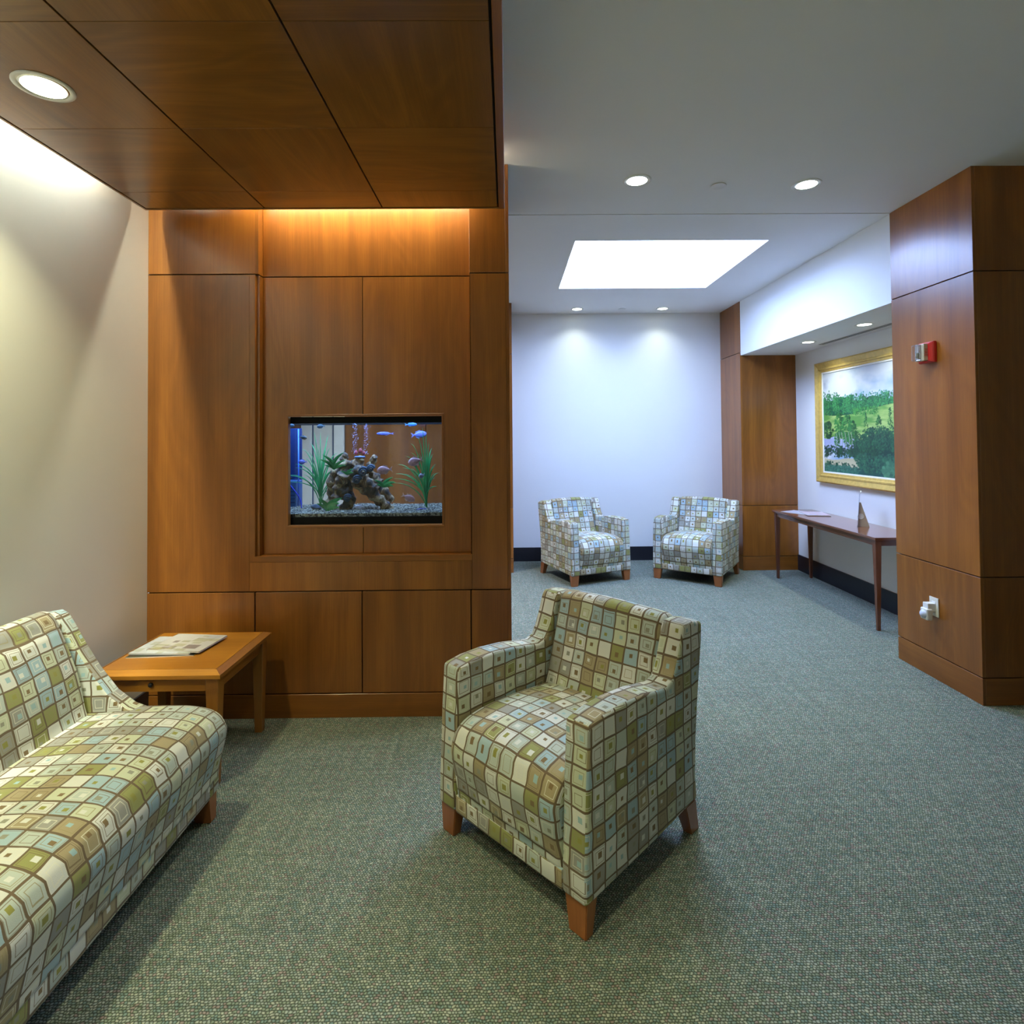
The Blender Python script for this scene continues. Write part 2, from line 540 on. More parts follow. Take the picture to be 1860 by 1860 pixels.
fl = box('floor', (CXL - 0.1, XE + 0.1, YB - 0.1, YF2 + 0.1, -0.08, 0.0), M_CARPET)
struct(fl, 'grey green woven loop carpet covering the whole floor')
struct(box('wall_left', (XL - 0.12, XL, YB, YA + 0.01, 0, H), M_WALL), 'plain white wall behind the long sofa')
struct(box('wall_back', (XL - 0.12, XE + 0.1, YB - 0.1, YB, 0, H), M_WALL), 'white wall behind the camera')
struct(box('wall_right', (XE, XE + 0.1, YB, YC1, 0, H), M_WALL), 'white wall outside the right of the picture')
struct(box('wall_far', (XR - 0.3, CX + 0.1, YF2, YF2 + 0.1, 0, H2), M_WALL), 'white far wall behind the two armchairs')
struct(box('wall_niche', (NX, NX + 0.1, YC2 - 0.1, YF1 + 0.1, 0, H2), M_WALL), 'white niche wall where the landscape painting hangs')
struct(box('wall_passage', (CXL - 0.1, CXL, YA, YF2, 0, H2), M_WALL), 'white side wall of the passage behind the aquarium')
struct(box('wall_passage_front', (CXL, XL - 0.12, YA, YA + 0.1, 0, H2), M_WALL), 'white front wall of the passage behind the aquarium')
struct(box('baseboard_left', (XL, XL + 0.012, YB, YA, 0, 0.16), M_BASE), 'black baseboard along the left white wall')
struct(box('baseboard_far', (XR + 0.05, CX, YF2 - 0.012, YF2, 0, 0.165), M_BASE), 'black baseboard behind the two far armchairs')
struct(box('baseboard_niche', (NX - 0.012, NX, YC2, YF1, 0, 0.172), M_BASE), 'black baseboard under the console table')

# white ceilings, with the skylight opening
SX0, SX1, SY0, SY1 = 0.534, 2.020, 4.287, 5.671
c1 = box('ceiling', (XL - 0.12, XE + 0.1, YB - 0.1, YC2, H, H + 0.1), M_CEIL)
struct(c1, 'smooth white ceiling above the seating area')
bm = bmesh.new()
zt = H2 + 0.13
for b in ((CXL - 0.1, SX0, YC2, YF2 + 0.1), (SX1, NX + 0.1, YC2, YF2 + 0.1), (SX0, SX1, YC2, SY0), (SX0, SX1, SY1, YF2 + 0.1)):
    bx(bm, b[0], b[1], b[2], b[3], H2, zt)
bx(bm, CXL - 0.1, XL - 0.12, YA, YC2, H2, zt)
c2 = bm_obj('ceiling_far', bm, M_CEIL)
struct(c2, 'white ceiling around the skylight')
struct(box('trim_1', (XR, CX, YC2 - 0.006, YC2, H2 - 0.001, H), M_WHITE), 'thin white bead where the two ceilings meet')
sh = boxes('window_1', [(SX0 - 0.03, SX0, SY0 - 0.03, SY1 + 0.03, zt, zt + 0.16), (SX1, SX1 + 0.03, SY0 - 0.03, SY1 + 0.03, zt, zt + 0.16),
                        (SX0, SX1, SY0 - 0.03, SY0, zt, zt + 0.16), (SX0, SX1, SY1, SY1 + 0.03, zt, zt + 0.16)], M_WHITE)
struct(sh, 'bright rectangular skylight in the white ceiling')
box('pane', (SX0, SX1, SY0, SY1, zt + 0.13, zt + 0.14), emission('skylight_pane', SKY_COL, SKY_STR), sh)

# soffit over the niche
sof = box('ceiling_soffit', (CX + 0.006, NX + 0.1, YC2, YF1, ZS, H2), M_CEIL)
struct(sof, 'white dropped soffit above the painting niche')

# ---- veneer panel helper
def panel_grid(parent, plane, face, us, zs, mat, t=0.018, gap=0.006):
    """rows of veneer boards on an upright face; plane 'y' faces -y at y=face, 'y+' faces +y, 'x' faces -x, 'x+' faces +x"""
    g = gap / 2
    for i in range(len(us) - 1):
        for j in range(len(zs) - 1):
            a0, a1, z0, z1 = us[i] + (g if i else 0), us[i + 1] - (g if i < len(us) - 2 else 0), zs[j] + (g if j else 0), zs[j + 1] - (g if j < len(zs) - 2 else 0)
            b = {'y': (a0, a1, face, face + t, z0, z1), 'y+': (a0, a1, face - t, face, z0, z1),
                 'x': (face, face + t, a0, a1, z0, z1), 'x+': (face - t, face, a0, a1, z0, z1)}[plane]
            box('panel', b, mat if j else MATS_BASE.get(plane, mat), parent, 0.0012)
MATS_BASE = {'y': M_WOOD_X, 'y+': M_WOOD_X, 'x': M_WOOD_Y, 'x+': M_WOOD_Y}
T = 0.018

# ---- right pier (near)
pier = box('wall_pier_right', (CX + T, XE, YC1 + T, YC2 - T, 0, H), M_JOINT)
struct(pier, 'large cherry veneered pier at the right with fire strobe and outlet')
panel_grid(pier, 'x', CX, [YC1, YC2], [0, 0.150, 0.7025, 2.4057, H], M_WOOD_Z)
panel_grid(pier, 'y', YC1, [CX + T, 3.75, XE], [0, 0.150, 0.7025, 2.4057, H], M_WOOD_Z)
panel_grid(pier, 'y+', YC2, [CX + T, NX], [0, 0.150, 0.7025, 2.4057], M_WOOD_Z)

# ---- far right pier
fp = box('wall_pier_far_right', (CX + T, NX + 0.1, YF1 + T, YF2 + 0.1, 0, H2), M_JOINT)
struct(fp, 'cherry veneered pier at the far right beside the console table')
panel_grid(fp, 'x', CX, [YF1, YF2], [0, 0.155, 0.717, 2.42, H2], M_WOOD_Z)
panel_grid(fp, 'y', YF1, [CX + T, NX], [0, 0.155, 0.717, ZS], M_WOOD_Z)

# ---- far left pier and the panelled passage wall seen through the tank
fq = box('wall_pier_far_left', (CXL, 0.06 - T, YF1 + T, YF2 + 0.1, 0, H2), M_JOINT)
struct(fq, 'cherry veneered wall far behind the aquarium')
panel_grid(fq, 'x+', 0.06, [YF1 + T, YF2], [0, 0.155, 0.717, 2.42, H2], M_WOOD_Z)
panel_grid(fq, 'y', YF1, [-1.79, -0.90, 0.06], [0, 0.155, 0.717, 2.42, H2], M_WOOD_Z)
panel_grid(fq, 'y', YF1, [CXL, -2.275], [0, 0.155, 0.717, 2.42, H2], M_WOOD_Z)
M_CREAM = simple('cream_paint', (0.84, 0.74, 0.42, 1), 0.45)
dr = box('door_1', (-2.14, -1.93, YF1 - 0.002, YF1 + 0.02, 0.0, 2.42), M_CREAM, None, 0.002)
struct(dr, 'cream door panel seen through the aquarium')
box('frame', (-2.27, -2.155, YF1 - 0.03, YF1 + 0.02, 0, 2.42), M_CREAM, dr, 0.004)
box('frame', (-1.91, -1.80, YF1 - 0.03, YF1 + 0.02, 0, 2.42), M_CREAM, dr, 0.004)
box('seal', (-2.157, -2.139, YF1 - 0.008, YF1 + 0.0, 0, 2.42), simple('grey_seal', (0.10, 0.12, 0.13, 1), 0.5), dr)
box('seal', (-1.931, -1.909, YF1 - 0.008, YF1 + 0.0, 0, 2.42), MATS['grey_seal'], dr)

# ---- aquarium wall: U-shaped frame, recessed field with the tank opening, plinth
Z1, Z2 = 0.6755, 2.398
RX0, RX1, RZ0 = -1.366, -0.200, 0.865      # recess
RY = YA + 0.058
HX0, HX1, HZ0, HZ1 = -1.208, -0.362, 1.021, 1.622   # opening
KX0, KX1, KZ1 = -1.53, -0.27, 1.80          # cavity behind the opening that holds the tank
YK = RY + 0.030
core = boxes('wall_aquarium', [(XL, RX0, RY, YK, 0, H), (RX1, XR - T, YA + T, YK, 0, H), (RX0, RX1, RY + T, YK, HZ1 + 0.0122, H),
                               (RX0, HX0 - 0.0122, RY + T, YK, HZ0 - 0.012, HZ1 + 0.0122), (HX1 + 0.0122, RX1, RY + T, YK, HZ0 - 0.012, HZ1 + 0.0122),
                               (RX0, RX1, RY + T, YK, 0, HZ0 - 0.012), (XL, RX0, YA + T, RY, 0, H), (RX0, RX1, YA + T, RY + T, 0, RZ0 - 0.02),
                               (XL, KX0, YK, YC2 - T, 0, H), (KX1, XR - T, YK, YC2 - T, 0, H), (KX0, KX1, YK, YC2 - T, 0, HZ0), (KX0, KX1, YK, YC2 - T, KZ1, H)], M_JOINT)
struct(core, 'cherry panelled wall with the built in aquarium')
def ap(b, m=M_WOOD_Z): return box('panel', b, m, core, 0.0012)
g = 0.003
# upper row
ap((XL, RX0, YA, YA + T, Z2 + g, H)); ap((RX1, XR - T - 0.0005, YA, YA + T, Z2 + g, H))
ap((RX0 + T, RX1 - 0.001, RY, RY + T, Z2 + g, H))
# frame round the recess
ap((XL, RX0 - 0.03, YA, YA + T, Z1 + g, Z2 - g)); ap((RX1 + 0.005, XR - T - 0.0005, YA, YA + T, Z1 + g, Z2 - g))
ap((RX0 - 0.0295, RX1 + 0.0045, YA, YA + T, Z1 + g, RZ0 - 0.031), M_WOOD_Z)
# edge bands and jambs of the recess
box('edge_band', (RX0 - 0.0295, RX0, YA - 0.001, YA + T, RZ0 - 0.030, Z2 - g), M_WOOD_Z, core)
box('edge_band', (RX0, RX1 + 0.0045, YA - 0.001, YA + T, RZ0 - 0.030, RZ0), M_WOOD_X, core)
box('jamb', (RX0 - 0.001, RX0 + T - 0.001, YA + T, RY + T, RZ0, Z2 - g), M_WOOD_Z, core)
box('jamb', (RX0 - 0.001, RX0 + T - 0.001, YA, RY + T, Z2 + g, H), M_WOOD_Z, core)
box('jamb', (RX1 - 0.0005, RX1 + 0.004, YA + T, RY + T, RZ0, H), M_WOOD_Z, core)
box('jamb', (RX0 + T, RX1, YA + T, RY + T, RZ0 - 0.018, RZ0 - 0.0005), M_WOOD_X, core)
# recessed field: two halves notched round the opening
xm = -0.797
FB = 0.012    # thin frame round the opening
for a0, a1 in ((RX0 + T, xm - 0.002), (xm + 0.002, RX1 - 0.001)):
    lft = a0 < xm - 0.1
    hx0, hx1 = HX0 - FB, HX1 + FB
    bm = bmesh.new()
    bx(bm, a0, a1, RY, RY + T, HZ1 + FB, Z2 - g)
    if lft: bx(bm, a0, hx0, RY, RY + T, HZ0 - FB, HZ1 + FB)
    else: bx(bm, hx1, a1, RY, RY + T, HZ0 - FB, HZ1 + FB)
    bx(bm, a0, a1, RY, RY + T, RZ0 + 0.002, HZ0 - FB)
    bm_obj('panel', bm, M_WOOD_Z, core)
for nm, b, m in (('opening_frame', (HX0 - FB, HX1 + FB, RY - 0.003, RY + 0.030, HZ1, HZ1 + FB), M_WOOD_X),
                 ('opening_frame', (HX0 - FB, HX1 + FB, RY - 0.003, RY + 0.030, HZ0 - FB, HZ0), M_WOOD_X),
                 ('opening_frame', (HX0 - FB, HX0, RY - 0.003, RY + 0.030, HZ0, HZ1), M_WOOD_Z),
                 ('opening_frame', (HX1, HX1 + FB, RY - 0.003, RY + 0.030, HZ0, HZ1), M_WOOD_Z)):
    box(nm, b, m, core, 0.001)
# lower row and plinth
LX = [XL, -1.366, -0.790, -0.202, XR - T - 0.0005]
for a0, a1 in zip(LX, LX[1:]):
    ap((a0 + (g if a0 > XL else 0), a1 - (g if a1 < 0 - 0.05 else 0), YA, YA + T, 0.128 + g, Z1 - g))
ap((XL, XR - T - 0.0005, YA - 0.002, YA + T, 0, 0.128 - g), M_WOOD_X)
# end face of the wall (towards the far lounge) and its back
panel_grid(core, 'x+', XR, [YA, YC2], [0, 0.128, Z1, Z2, H], M_WOOD_Z)
for b in ((XL - 0.1, KX0, YC2 - T, YC2, 0, H2), (KX1, XR - T, YC2 - T, YC2, 0, H2), (KX0, KX1, YC2 - T, YC2, 1.66, H2), (KX0, KX1, YC2 - T, YC2, 0, HZ0)):
    ap(b)

# ---- wooden ceiling over the seating
ZW = 2.70
cl = box('ceiling_wood', (-1.868, -0.036, YB, 2.925, ZW + 0.018, ZW + 0.075), M_JOINT)
struct(cl, 'suspended cherry veneer ceiling of square panels at upper left')
M_RIM = simple('tank_rim_plastic', (0.006, 0.0065, 0.007, 1), 0.6, Specular_IOR_Level=0.1)
gx = [-1.861, -1.252, -0.641, -0.036]
gy = [2.922, 2.728, 2.167, 1.606, 1.045, 0.484, -0.077, -0.638, -1.199, -1.760, YB]
for i in range(3):
    for j in range(len(gy) - 1):
        a0, a1, b0, b1 = gx[i] + (0.0035 if i else 0), gx[i + 1] - (0.0035 if i < 2 else 0.007), gy[j + 1] + 0.0012, gy[j] - 0.0012
        mat = M_CLOUD_Y if (i + j) % 2 == 0 and not (i == 0 and j == 1) else M_CLOUD_X
        box('panel', (a0, a1, b0, b1, ZW, ZW + 0.018), mat, cl, 0.0008)
box('edge_trim', (-0.034, -0.004, YB, 2.938, ZW - 0.004, ZW + 0.13), M_WOOD_Y, cl, 0.001)
box('edge_trim', (-1.876, -1.864, YB, 2.938, ZW - 0.003, ZW + 0.10), M_CLOUD_Y, cl, 0.001)
box('edge_trim', (-1.864, -0.034, 2.926, 2.938, ZW - 0.003, ZW + 0.10), M_CLOUD_X, cl, 0.001)

# ------------------------------------------------------------------ lamps
def area(name, loc, sx, sy, power, col, rot=(0, 0, 0), disk=False, spread=180, parent=None):
    d = bpy.data.lights.new(name, 'AREA')
    d.shape = 'DISK' if disk else 'RECTANGLE'
    d.size = sx
    if not disk: d.size_y = sy
    d.energy = power; d.color = col; d.spread = R(spread)
    o = bpy.data.objects.new(name, d); COL.objects.link(o)
    o.location = loc; o.rotation_euler = rot
    if parent: o.parent = parent
    return o

E_LAMP = {}
def downlight(x, y, z, r, label, group, power, col, spread=105):
    t = thing('downlight', label, 'downlight', (x, y, z), 0, group)
    bm_obj('trim_ring', lathe_bm([(r * 0.80, -0.001), (r * 0.84, -0.005), (r, -0.003), (r, 0.001), (r * 0.80, 0.001), (r * 0.80, -0.001)], 48), M_WHITE, t, True)
    bm_obj('reflector', lathe_bm([(r * 0.80, -0.0015), (r * 0.79, -0.003), (r * 0.72, -0.0035)], 48), M_CHROME, t, True)
    if col not in E_LAMP: E_LAMP[col] = emission('lamp_glow_%d' % len(E_LAMP), col, 9.0)
    bm_obj('lens', lathe_bm([(0, -0.0025), (r * 0.74, -0.003), (r * 0.74, -0.0015), (0, -0.0015)], 48), E_LAMP[col], t, False)
    area('lamp_light', (0, 0, -0.008), r * 1.4, 0, power, col, disk=True, spread=spread, parent=t)
    return t

GW = 'downlights in the wooden ceiling'
downlight(-1.560, 1.905, ZW, 0.088, 'round white downlight in the wooden ceiling above the sofa', GW, P_WOOD_DOWN, WARM)
downlight(-1.560, 0.765, ZW, 0.088, 'downlight over the camera end of the sofa, outside the picture', GW, P_WOOD_DOWN, WARM)
downlight(-1.560, -0.92, ZW, 0.088, 'downlight in the left row of the wooden ceiling, farthest behind the camera', GW, P_WOOD_DOWN, WARM)
downlight(-0.335, 0.765, ZW, 0.088, 'downlight by the open edge of the wooden ceiling, just above the camera', GW, P_WOOD_DOWN * 1.1, WARM)
downlight(-0.335, -0.92, ZW, 0.088, 'downlight by the open edge of the wooden ceiling, farthest behind the camera', GW, P_WOOD_DOWN, WARM)
GC = 'downlights in the white ceilings'
downlight(0.773, 3.276, H, 0.083, 'round downlight in the white ceiling, nearest the aquarium wall', GC, P_CEIL_DOWN, COOL)
downlight(1.804, 3.336, H, 0.083, 'round downlight in the white ceiling, nearest the right pier', GC, P_CEIL_DOWN, COOL)
downlight(0.833, 6.590, H2, 0.075, 'small downlight over the left far armchair', GC, P_CEIL_DOWN * 0.18, COOL, 110)
downlight(1.839, 6.590, H2, 0.075, 'small downlight over the right far armchair', GC, P_CEIL_DOWN * 0.18, COOL, 110)
GN = 'downlights in the niche soffit'
downlight(2.903, 4.535, ZS, 0.070, 'niche downlight nearest the right pier, above the painting', GN, P_NICHE_DOWN, COOL, 120)
downlight(2.899, 5.383, ZS, 0.070, 'niche downlight farthest from the camera, above the painting', GN, P_NICHE_DOWN, COOL, 120)
downlight(1.3, -0.6, H, 0.083, 'round downlight in the white ceiling behind the camera', GC, P_CEIL_DOWN, COOL)
downlight(-1.3, 5.1, H2, 0.083, 'added unseen downlight that brightens the passage behind the aquarium', GC, 50.0, (0.95, 0.95, 1.0))  # added lamp, lights the passage veneer and door seen through the tank

def cove(p0, p1, label, strength, col):
    p0, p1 = Vector(p0), Vector(p1); L = (p1 - p0).length
    t = thing('fluorescent_batten', label, 'light', p0, math.atan2((p1 - p0).y, (p1 - p0).x), 'fluorescent battens above the wooden ceiling')
    box('housing', (0, L, -0.050, -0.026, -0.015, 0.025), M_WHITE, t, 0.003)
    for xx in (0.0, L - 0.012):
        box('tube_holder', (xx, xx + 0.010, -0.026, 0.002, -0.006, 0.006), M_WHITE, t)
    for xx in (0.10, L - 0.10):
        box('bracket', (xx - 0.01, xx + 0.01, -0.045, -0.035, 0.025, H - p0.z), M_WHITE, t)
    bm_obj('tube', tube_bm([(0.013, 0, 0), (L - 0.013, 0, 0)], 0.010, 8), emission('fluorescent_tube', col, strength), t, True)
    return t
cove((-1.909, -2.6, 2.90), (-1.909, 2.62, 2.90), 'white fluorescent batten in the slot along the left wall', L_COVE_LEFT, (0.94, 1.0, 0.86))
cove((-1.42, 3.005, 2.875), (-0.20, 3.005, 2.875), 'white fluorescent batten in the slot before the aquarium wall', L_COVE_AQ, (1.0, 0.93, 0.68))

# small ceiling fittings
def sprinkler(x, y, z, r, label):
    t = thing('sprinkler_cover', label, 'sprinkler', (x, y, z), 0, 'sprinkler covers')
    bm_obj('plate', lathe_bm([(0, -0.007), (r * 0.94, -0.007), (r, -0.005), (r, -0.003), (0, -0.003)], 32), M_WHITE, t)
    bm_obj('neck', lathe_bm([(0, -0.003), (r * 0.8, -0.003), (r * 0.8, 0.0), (0, 0.0)], 32), M_JOINT, t)
sprinkler(1.279, 3.346, H, 0.045, 'flat white sprinkler cover between the two near downlights')
sprinkler(1.362, 6.590, H2, 0.045, 'flat white sprinkler cover between the two far downlights')
d = thing('linear_diffuser', 'black slotted air diffuser in the niche soffit', 'air vent', (3.105, 4.0, ZS))
box('frame', (-0.030, 0.030, -0.2, 1.54, -0.003, 0.0), M_WHITE, d)
for xx in (-0.016, 0.012):
    box('slot', (xx - 0.0080, xx + 0.0080, -0.19, 1.53, -0.0042, -0.003), M_BLACK, d)

# ------------------------------------------------------------------ upholstered seating
def block_leg(parent, x0, x1, y0, y1, kick, h, out=0.0):
    """tapered block leg; kick moves the foot along y, out along x"""
    bm = taper_bm((x0 + 0.010 + out, x1 - 0.010 + out, y0 + kick + 0.006, y1 + kick - 0.012), (x0, x1, y0, y1), 0, h)
    bmesh.ops.bevel(bm, geom=bm.edges[:], offset=0.003, segments=2, affect='EDGES')
    return bm_obj('leg', bm, M_LEG, parent)

D0 = 0.345   # half depth: local y = y - D0
def sh_(pts): return [(y - D0, z) for y, z in pts]

SEAT = smooth_path(sh_([(0.60, 0.400), (0.42, 0.442), (0.22, 0.455), (0.09, 0.450), (0.015, 0.425), (-0.022, 0.372), (-0.022, 0.315), (-0.006, 0.245), (0.002, 0.200), (0.010, 0.160), (0.05, 0.148), (0.12, 0.150), (0.60, 0.165)]), 5, True)
BACK = smooth_path(sh_([(0.495, 0.40), (0.518, 0.50), (0.556, 0.62), (0.588, 0.730), (0.606, 0.784), (0.638, 0.804), (0.690, 0.797), (0.712, 0.755), (0.685, 0.60), (0.645, 0.40)]), 5, True)

def armchair():
    t = thing('armchair', '', 'armchair', (0, 0, 0), 0, 'square print armchairs')
    W = 0.356
    arm = sh_([(0.0, 0.105), (0.0, 0.18), (0.012, 0.45), (0.024, 0.628), (0.10, 0.640), (0.20, 0.642), (0.32, 0.632), (0.41, 0.616), (0.475, 0.606), (0.512, 0.616), (0.538, 0.650),
               (0.564, 0.708), (0.588, 0.774), (0.602, 0.799), (0.665, 0.797), (0.738, 0.780), (0.735, 0.71), (0.704, 0.53), (0.682, 0.36), (0.674, 0.22), (0.682, 0.125), (0.40, 0.112)])
    slab('arm', arm, -W, -W + 0.096, 0.014, t, (0.02, 0.03))
    slab('arm', arm, W - 0.096, W, 0.014, t, (0.31, 0.17))
    def crown(xn, y, z):
        k = 1 - xn * xn
        return (-0.010 * k if y < -0.28 and 0.2 < z < 0.44 else 0, 0.022 * k if z > 0.40 else 0)
    sweep('seat_cushion', SEAT, -W + 0.097, W - 0.097, 0.022, t, crown, (0.05, 0.01))
    def crown2(xn, y, z):
        k = 1 - xn * xn
        return (-0.012 * k if z > 0.45 else 0, 0.012 * k if z > 0.775 else 0)
    sweep('back_cushion', BACK, -W + 0.097, W - 0.097, 0.020, t, crown2, (0.43, 0.21))
    rail = sh_([(0.003, 0.105), (0.003, 0.168), (0.040, 0.168), (0.040, 0.105)])
    slab('front_rail', rail, -W + 0.096, W - 0.096, 0.006, t, (0.13, 0.5), 2)
    rear = sh_([(0.68, 0.775), (0.730, 0.768), (0.698, 0.53), (0.676, 0.36), (0.668, 0.22), (0.676, 0.125), (0.62, 0.125), (0.62, 0.40)])
    slab('back_panel', rear, -W + 0.09, W - 0.09, 0.006, t, (0.7, 0.1), 2)
    box('underside', (-W + 0.09, W - 0.09, 0.03 - D0, 0.65 - D0, 0.115, 0.17), M_BLACK, t)
    for s in (-1, 1):
        x0, x1 = (-W + 0.004, -W + 0.090) if s < 0 else (W - 0.090, W - 0.004)
        block_leg(t, x0, x1, 0.008 - D0, 0.062 - D0, -0.004, 0.112, s * 0.004)
        block_leg(t, x0 + (0.0 if s < 0 else 0.03), x1 - (0.03 if s < 0 else 0.0), 0.600 - D0, 0.676 - D0, 0.040, 0.125, s * 0.006)
    return t

ch = armchair()
ch.location = (0.222, 2.182, 0); ch.rotation_euler = (0, 0, R(-46.0))
tag(ch, 'large square print armchair in the foreground, seen from its front corner', 'armchair', 'square print armchairs')
cb = copy_tree(ch); cb.location = (0.819, 6.085, 0); cb.rotation_euler = (0, 0, R(24.0))
cb['label'] = 'left one of the two armchairs against the far white wall'
cc = copy_tree(ch); cc.location = (2.017, 6.050, 0); cc.rotation_euler = (0, 0, R(-35.8))
cc['label'] = 'right one of the two armchairs by the far wall, next to the console table'

def sofa():
    t = thing('sofa', 'long armless square print sofa along the left white wall', 'sofa', (-1.165 - D0, 1.352, 0), R(90))
    W = 0.95
    end = sh_([(0.0, 0.100), (0.0, 0.20), (0.012, 0.370), (0.10, 0.41), (0.26, 0.425), (0.33, 0.452), (0.40, 0.505), (0.47, 0.595), (0.53, 0.690), (0.578, 0.775), (0.60, 0.810),
               (0.625, 0.824), (0.70, 0.812), (0.700, 0.70), (0.690, 0.40), (0.700, 0.115), (0.40, 0.105)])
    slab('end_panel', end, -W, -W + 0.070, 0.010, t, (0.02, 0.03))
    slab('end_panel', end, W - 0.070, W, 0.010, t, (0.31, 0.17))
    seat = smooth_path(sh_([(0.60, 0.400), (0.42, 0.432), (0.22, 0.440), (0.09, 0.436), (0.005, 0.412), (-0.036, 0.360), (-0.034, 0.305), (-0.018, 0.235), (-0.008, 0.190), (0.000, 0.155), (0.04, 0.142), (0.12, 0.145), (0.60, 0.160)]), 5, True)
    sweep('seat_cushion', seat, -W - 0.004, W + 0.004, 0.030, t, lambda xn, y, z: (0, 0.018 * (1 - xn ** 6) if z > 0.39 else 0), (0.05, 0.01))
    back = smooth_path(sh_([(0.47, 0.40), (0.475, 0.47), (0.505, 0.60), (0.548, 0.715), (0.585, 0.795), (0.62, 0.832), (0.665, 0.825), (0.69, 0.77), (0.68, 0.60), (0.62, 0.40)]), 5, True)
    sweep('back_cushion', back, -W + 0.072, W - 0.072, 0.022, t, lambda xn, y, z: (-0.018 * (1 - xn ** 6) if z < 0.78 and y < 0.25 else 0, 0.006 if z > 0.79 else 0), (0.43, 0.21))
    slab('front_rail', sh_([(0.001, 0.100), (0.001, 0.164), (0.04, 0.164), (0.04, 0.100)]), -W + 0.068, W - 0.068, 0.004, t, (0.13, 0.5), 2)
    slab('back_panel', sh_([(0.64, 0.80), (0.695, 0.79), (0.685, 0.40), (0.695, 0.115), (0.62, 0.115), (0.63, 0.40)]), -W + 0.06, W - 0.06, 0.006, t, (0.7, 0.1), 2)
    box('underside', (-W + 0.05, W - 0.05, 0.03 - D0, 0.65 - D0, 0.112, 0.17), M_BLACK, t)
    for s in (-1, 1):
        x0, x1 = (-W + 0.012, -W + 0.075) if s < 0 else (W - 0.075, W - 0.012)
        block_leg(t, x0, x1, 0.004 - D0, 0.085 - D0, -0.006, 0.106, s * 0.006)
        block_leg(t, x0, x1, 0.60 - D0, 0.68 - D0, 0.02, 0.115, s * 0.006)
    return t
sofa()

# ------------------------------------------------------------------ end table
def end_table():
    x0, x1, y0, y1, z = -1.815, -1.240, 2.452, 2.985, 0.502
    cx, cy = (x0 + x1) / 2, (y0 + y1) / 2
    t = thing('end_table', 'square honey coloured wooden end table in the corner beside the sofa', 'side table', (cx, cy, 0))
    hx, hy = (x1 - x0) / 2, (y1 - y0) / 2
    b = 0.034
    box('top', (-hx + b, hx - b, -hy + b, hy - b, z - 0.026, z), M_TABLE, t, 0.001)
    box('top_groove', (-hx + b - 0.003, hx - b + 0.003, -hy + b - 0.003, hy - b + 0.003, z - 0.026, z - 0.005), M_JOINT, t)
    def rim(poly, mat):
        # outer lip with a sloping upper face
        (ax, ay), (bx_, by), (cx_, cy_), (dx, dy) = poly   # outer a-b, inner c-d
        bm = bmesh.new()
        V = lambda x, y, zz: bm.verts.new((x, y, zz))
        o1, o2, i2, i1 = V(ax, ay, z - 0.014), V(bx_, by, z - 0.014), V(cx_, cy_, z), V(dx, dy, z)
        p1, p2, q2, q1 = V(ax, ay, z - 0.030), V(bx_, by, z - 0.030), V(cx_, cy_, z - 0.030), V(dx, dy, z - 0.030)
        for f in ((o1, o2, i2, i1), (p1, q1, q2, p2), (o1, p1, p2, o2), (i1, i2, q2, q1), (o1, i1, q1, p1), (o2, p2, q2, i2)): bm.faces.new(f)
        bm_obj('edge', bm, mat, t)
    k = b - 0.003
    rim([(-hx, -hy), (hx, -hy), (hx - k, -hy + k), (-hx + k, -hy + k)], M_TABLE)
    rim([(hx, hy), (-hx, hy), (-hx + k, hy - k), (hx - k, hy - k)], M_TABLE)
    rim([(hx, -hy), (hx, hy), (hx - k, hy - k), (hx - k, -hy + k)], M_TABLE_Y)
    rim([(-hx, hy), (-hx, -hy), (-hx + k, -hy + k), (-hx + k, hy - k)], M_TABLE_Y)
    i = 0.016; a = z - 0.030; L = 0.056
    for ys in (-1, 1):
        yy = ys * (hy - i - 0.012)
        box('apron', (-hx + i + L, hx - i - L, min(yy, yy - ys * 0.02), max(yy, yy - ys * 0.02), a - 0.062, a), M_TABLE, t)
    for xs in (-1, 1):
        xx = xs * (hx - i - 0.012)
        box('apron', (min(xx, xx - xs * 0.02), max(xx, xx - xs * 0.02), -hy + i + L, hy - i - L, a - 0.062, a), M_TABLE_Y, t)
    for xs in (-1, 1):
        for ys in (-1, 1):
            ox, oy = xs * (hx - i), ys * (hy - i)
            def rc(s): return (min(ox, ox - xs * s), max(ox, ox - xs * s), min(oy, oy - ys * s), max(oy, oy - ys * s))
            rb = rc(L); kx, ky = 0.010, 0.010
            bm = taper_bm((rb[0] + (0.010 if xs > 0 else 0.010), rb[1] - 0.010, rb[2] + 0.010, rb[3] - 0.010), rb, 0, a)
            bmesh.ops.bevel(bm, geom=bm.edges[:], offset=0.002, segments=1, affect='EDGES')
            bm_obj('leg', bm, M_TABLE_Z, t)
    o = bm_obj('knob', lathe_bm([(0, 0.016), (0.008, 0.015), (0.010, 0.010), (0.005, 0.006), (0.006, 0)], 16), M_BLACK, t, True)
    o.rotation_euler = (R(90), 0, 0); o.location = (-0.02, -hy + i + 0.012, a - 0.030)
    o['label'] = 'small dark knob'
end_table()

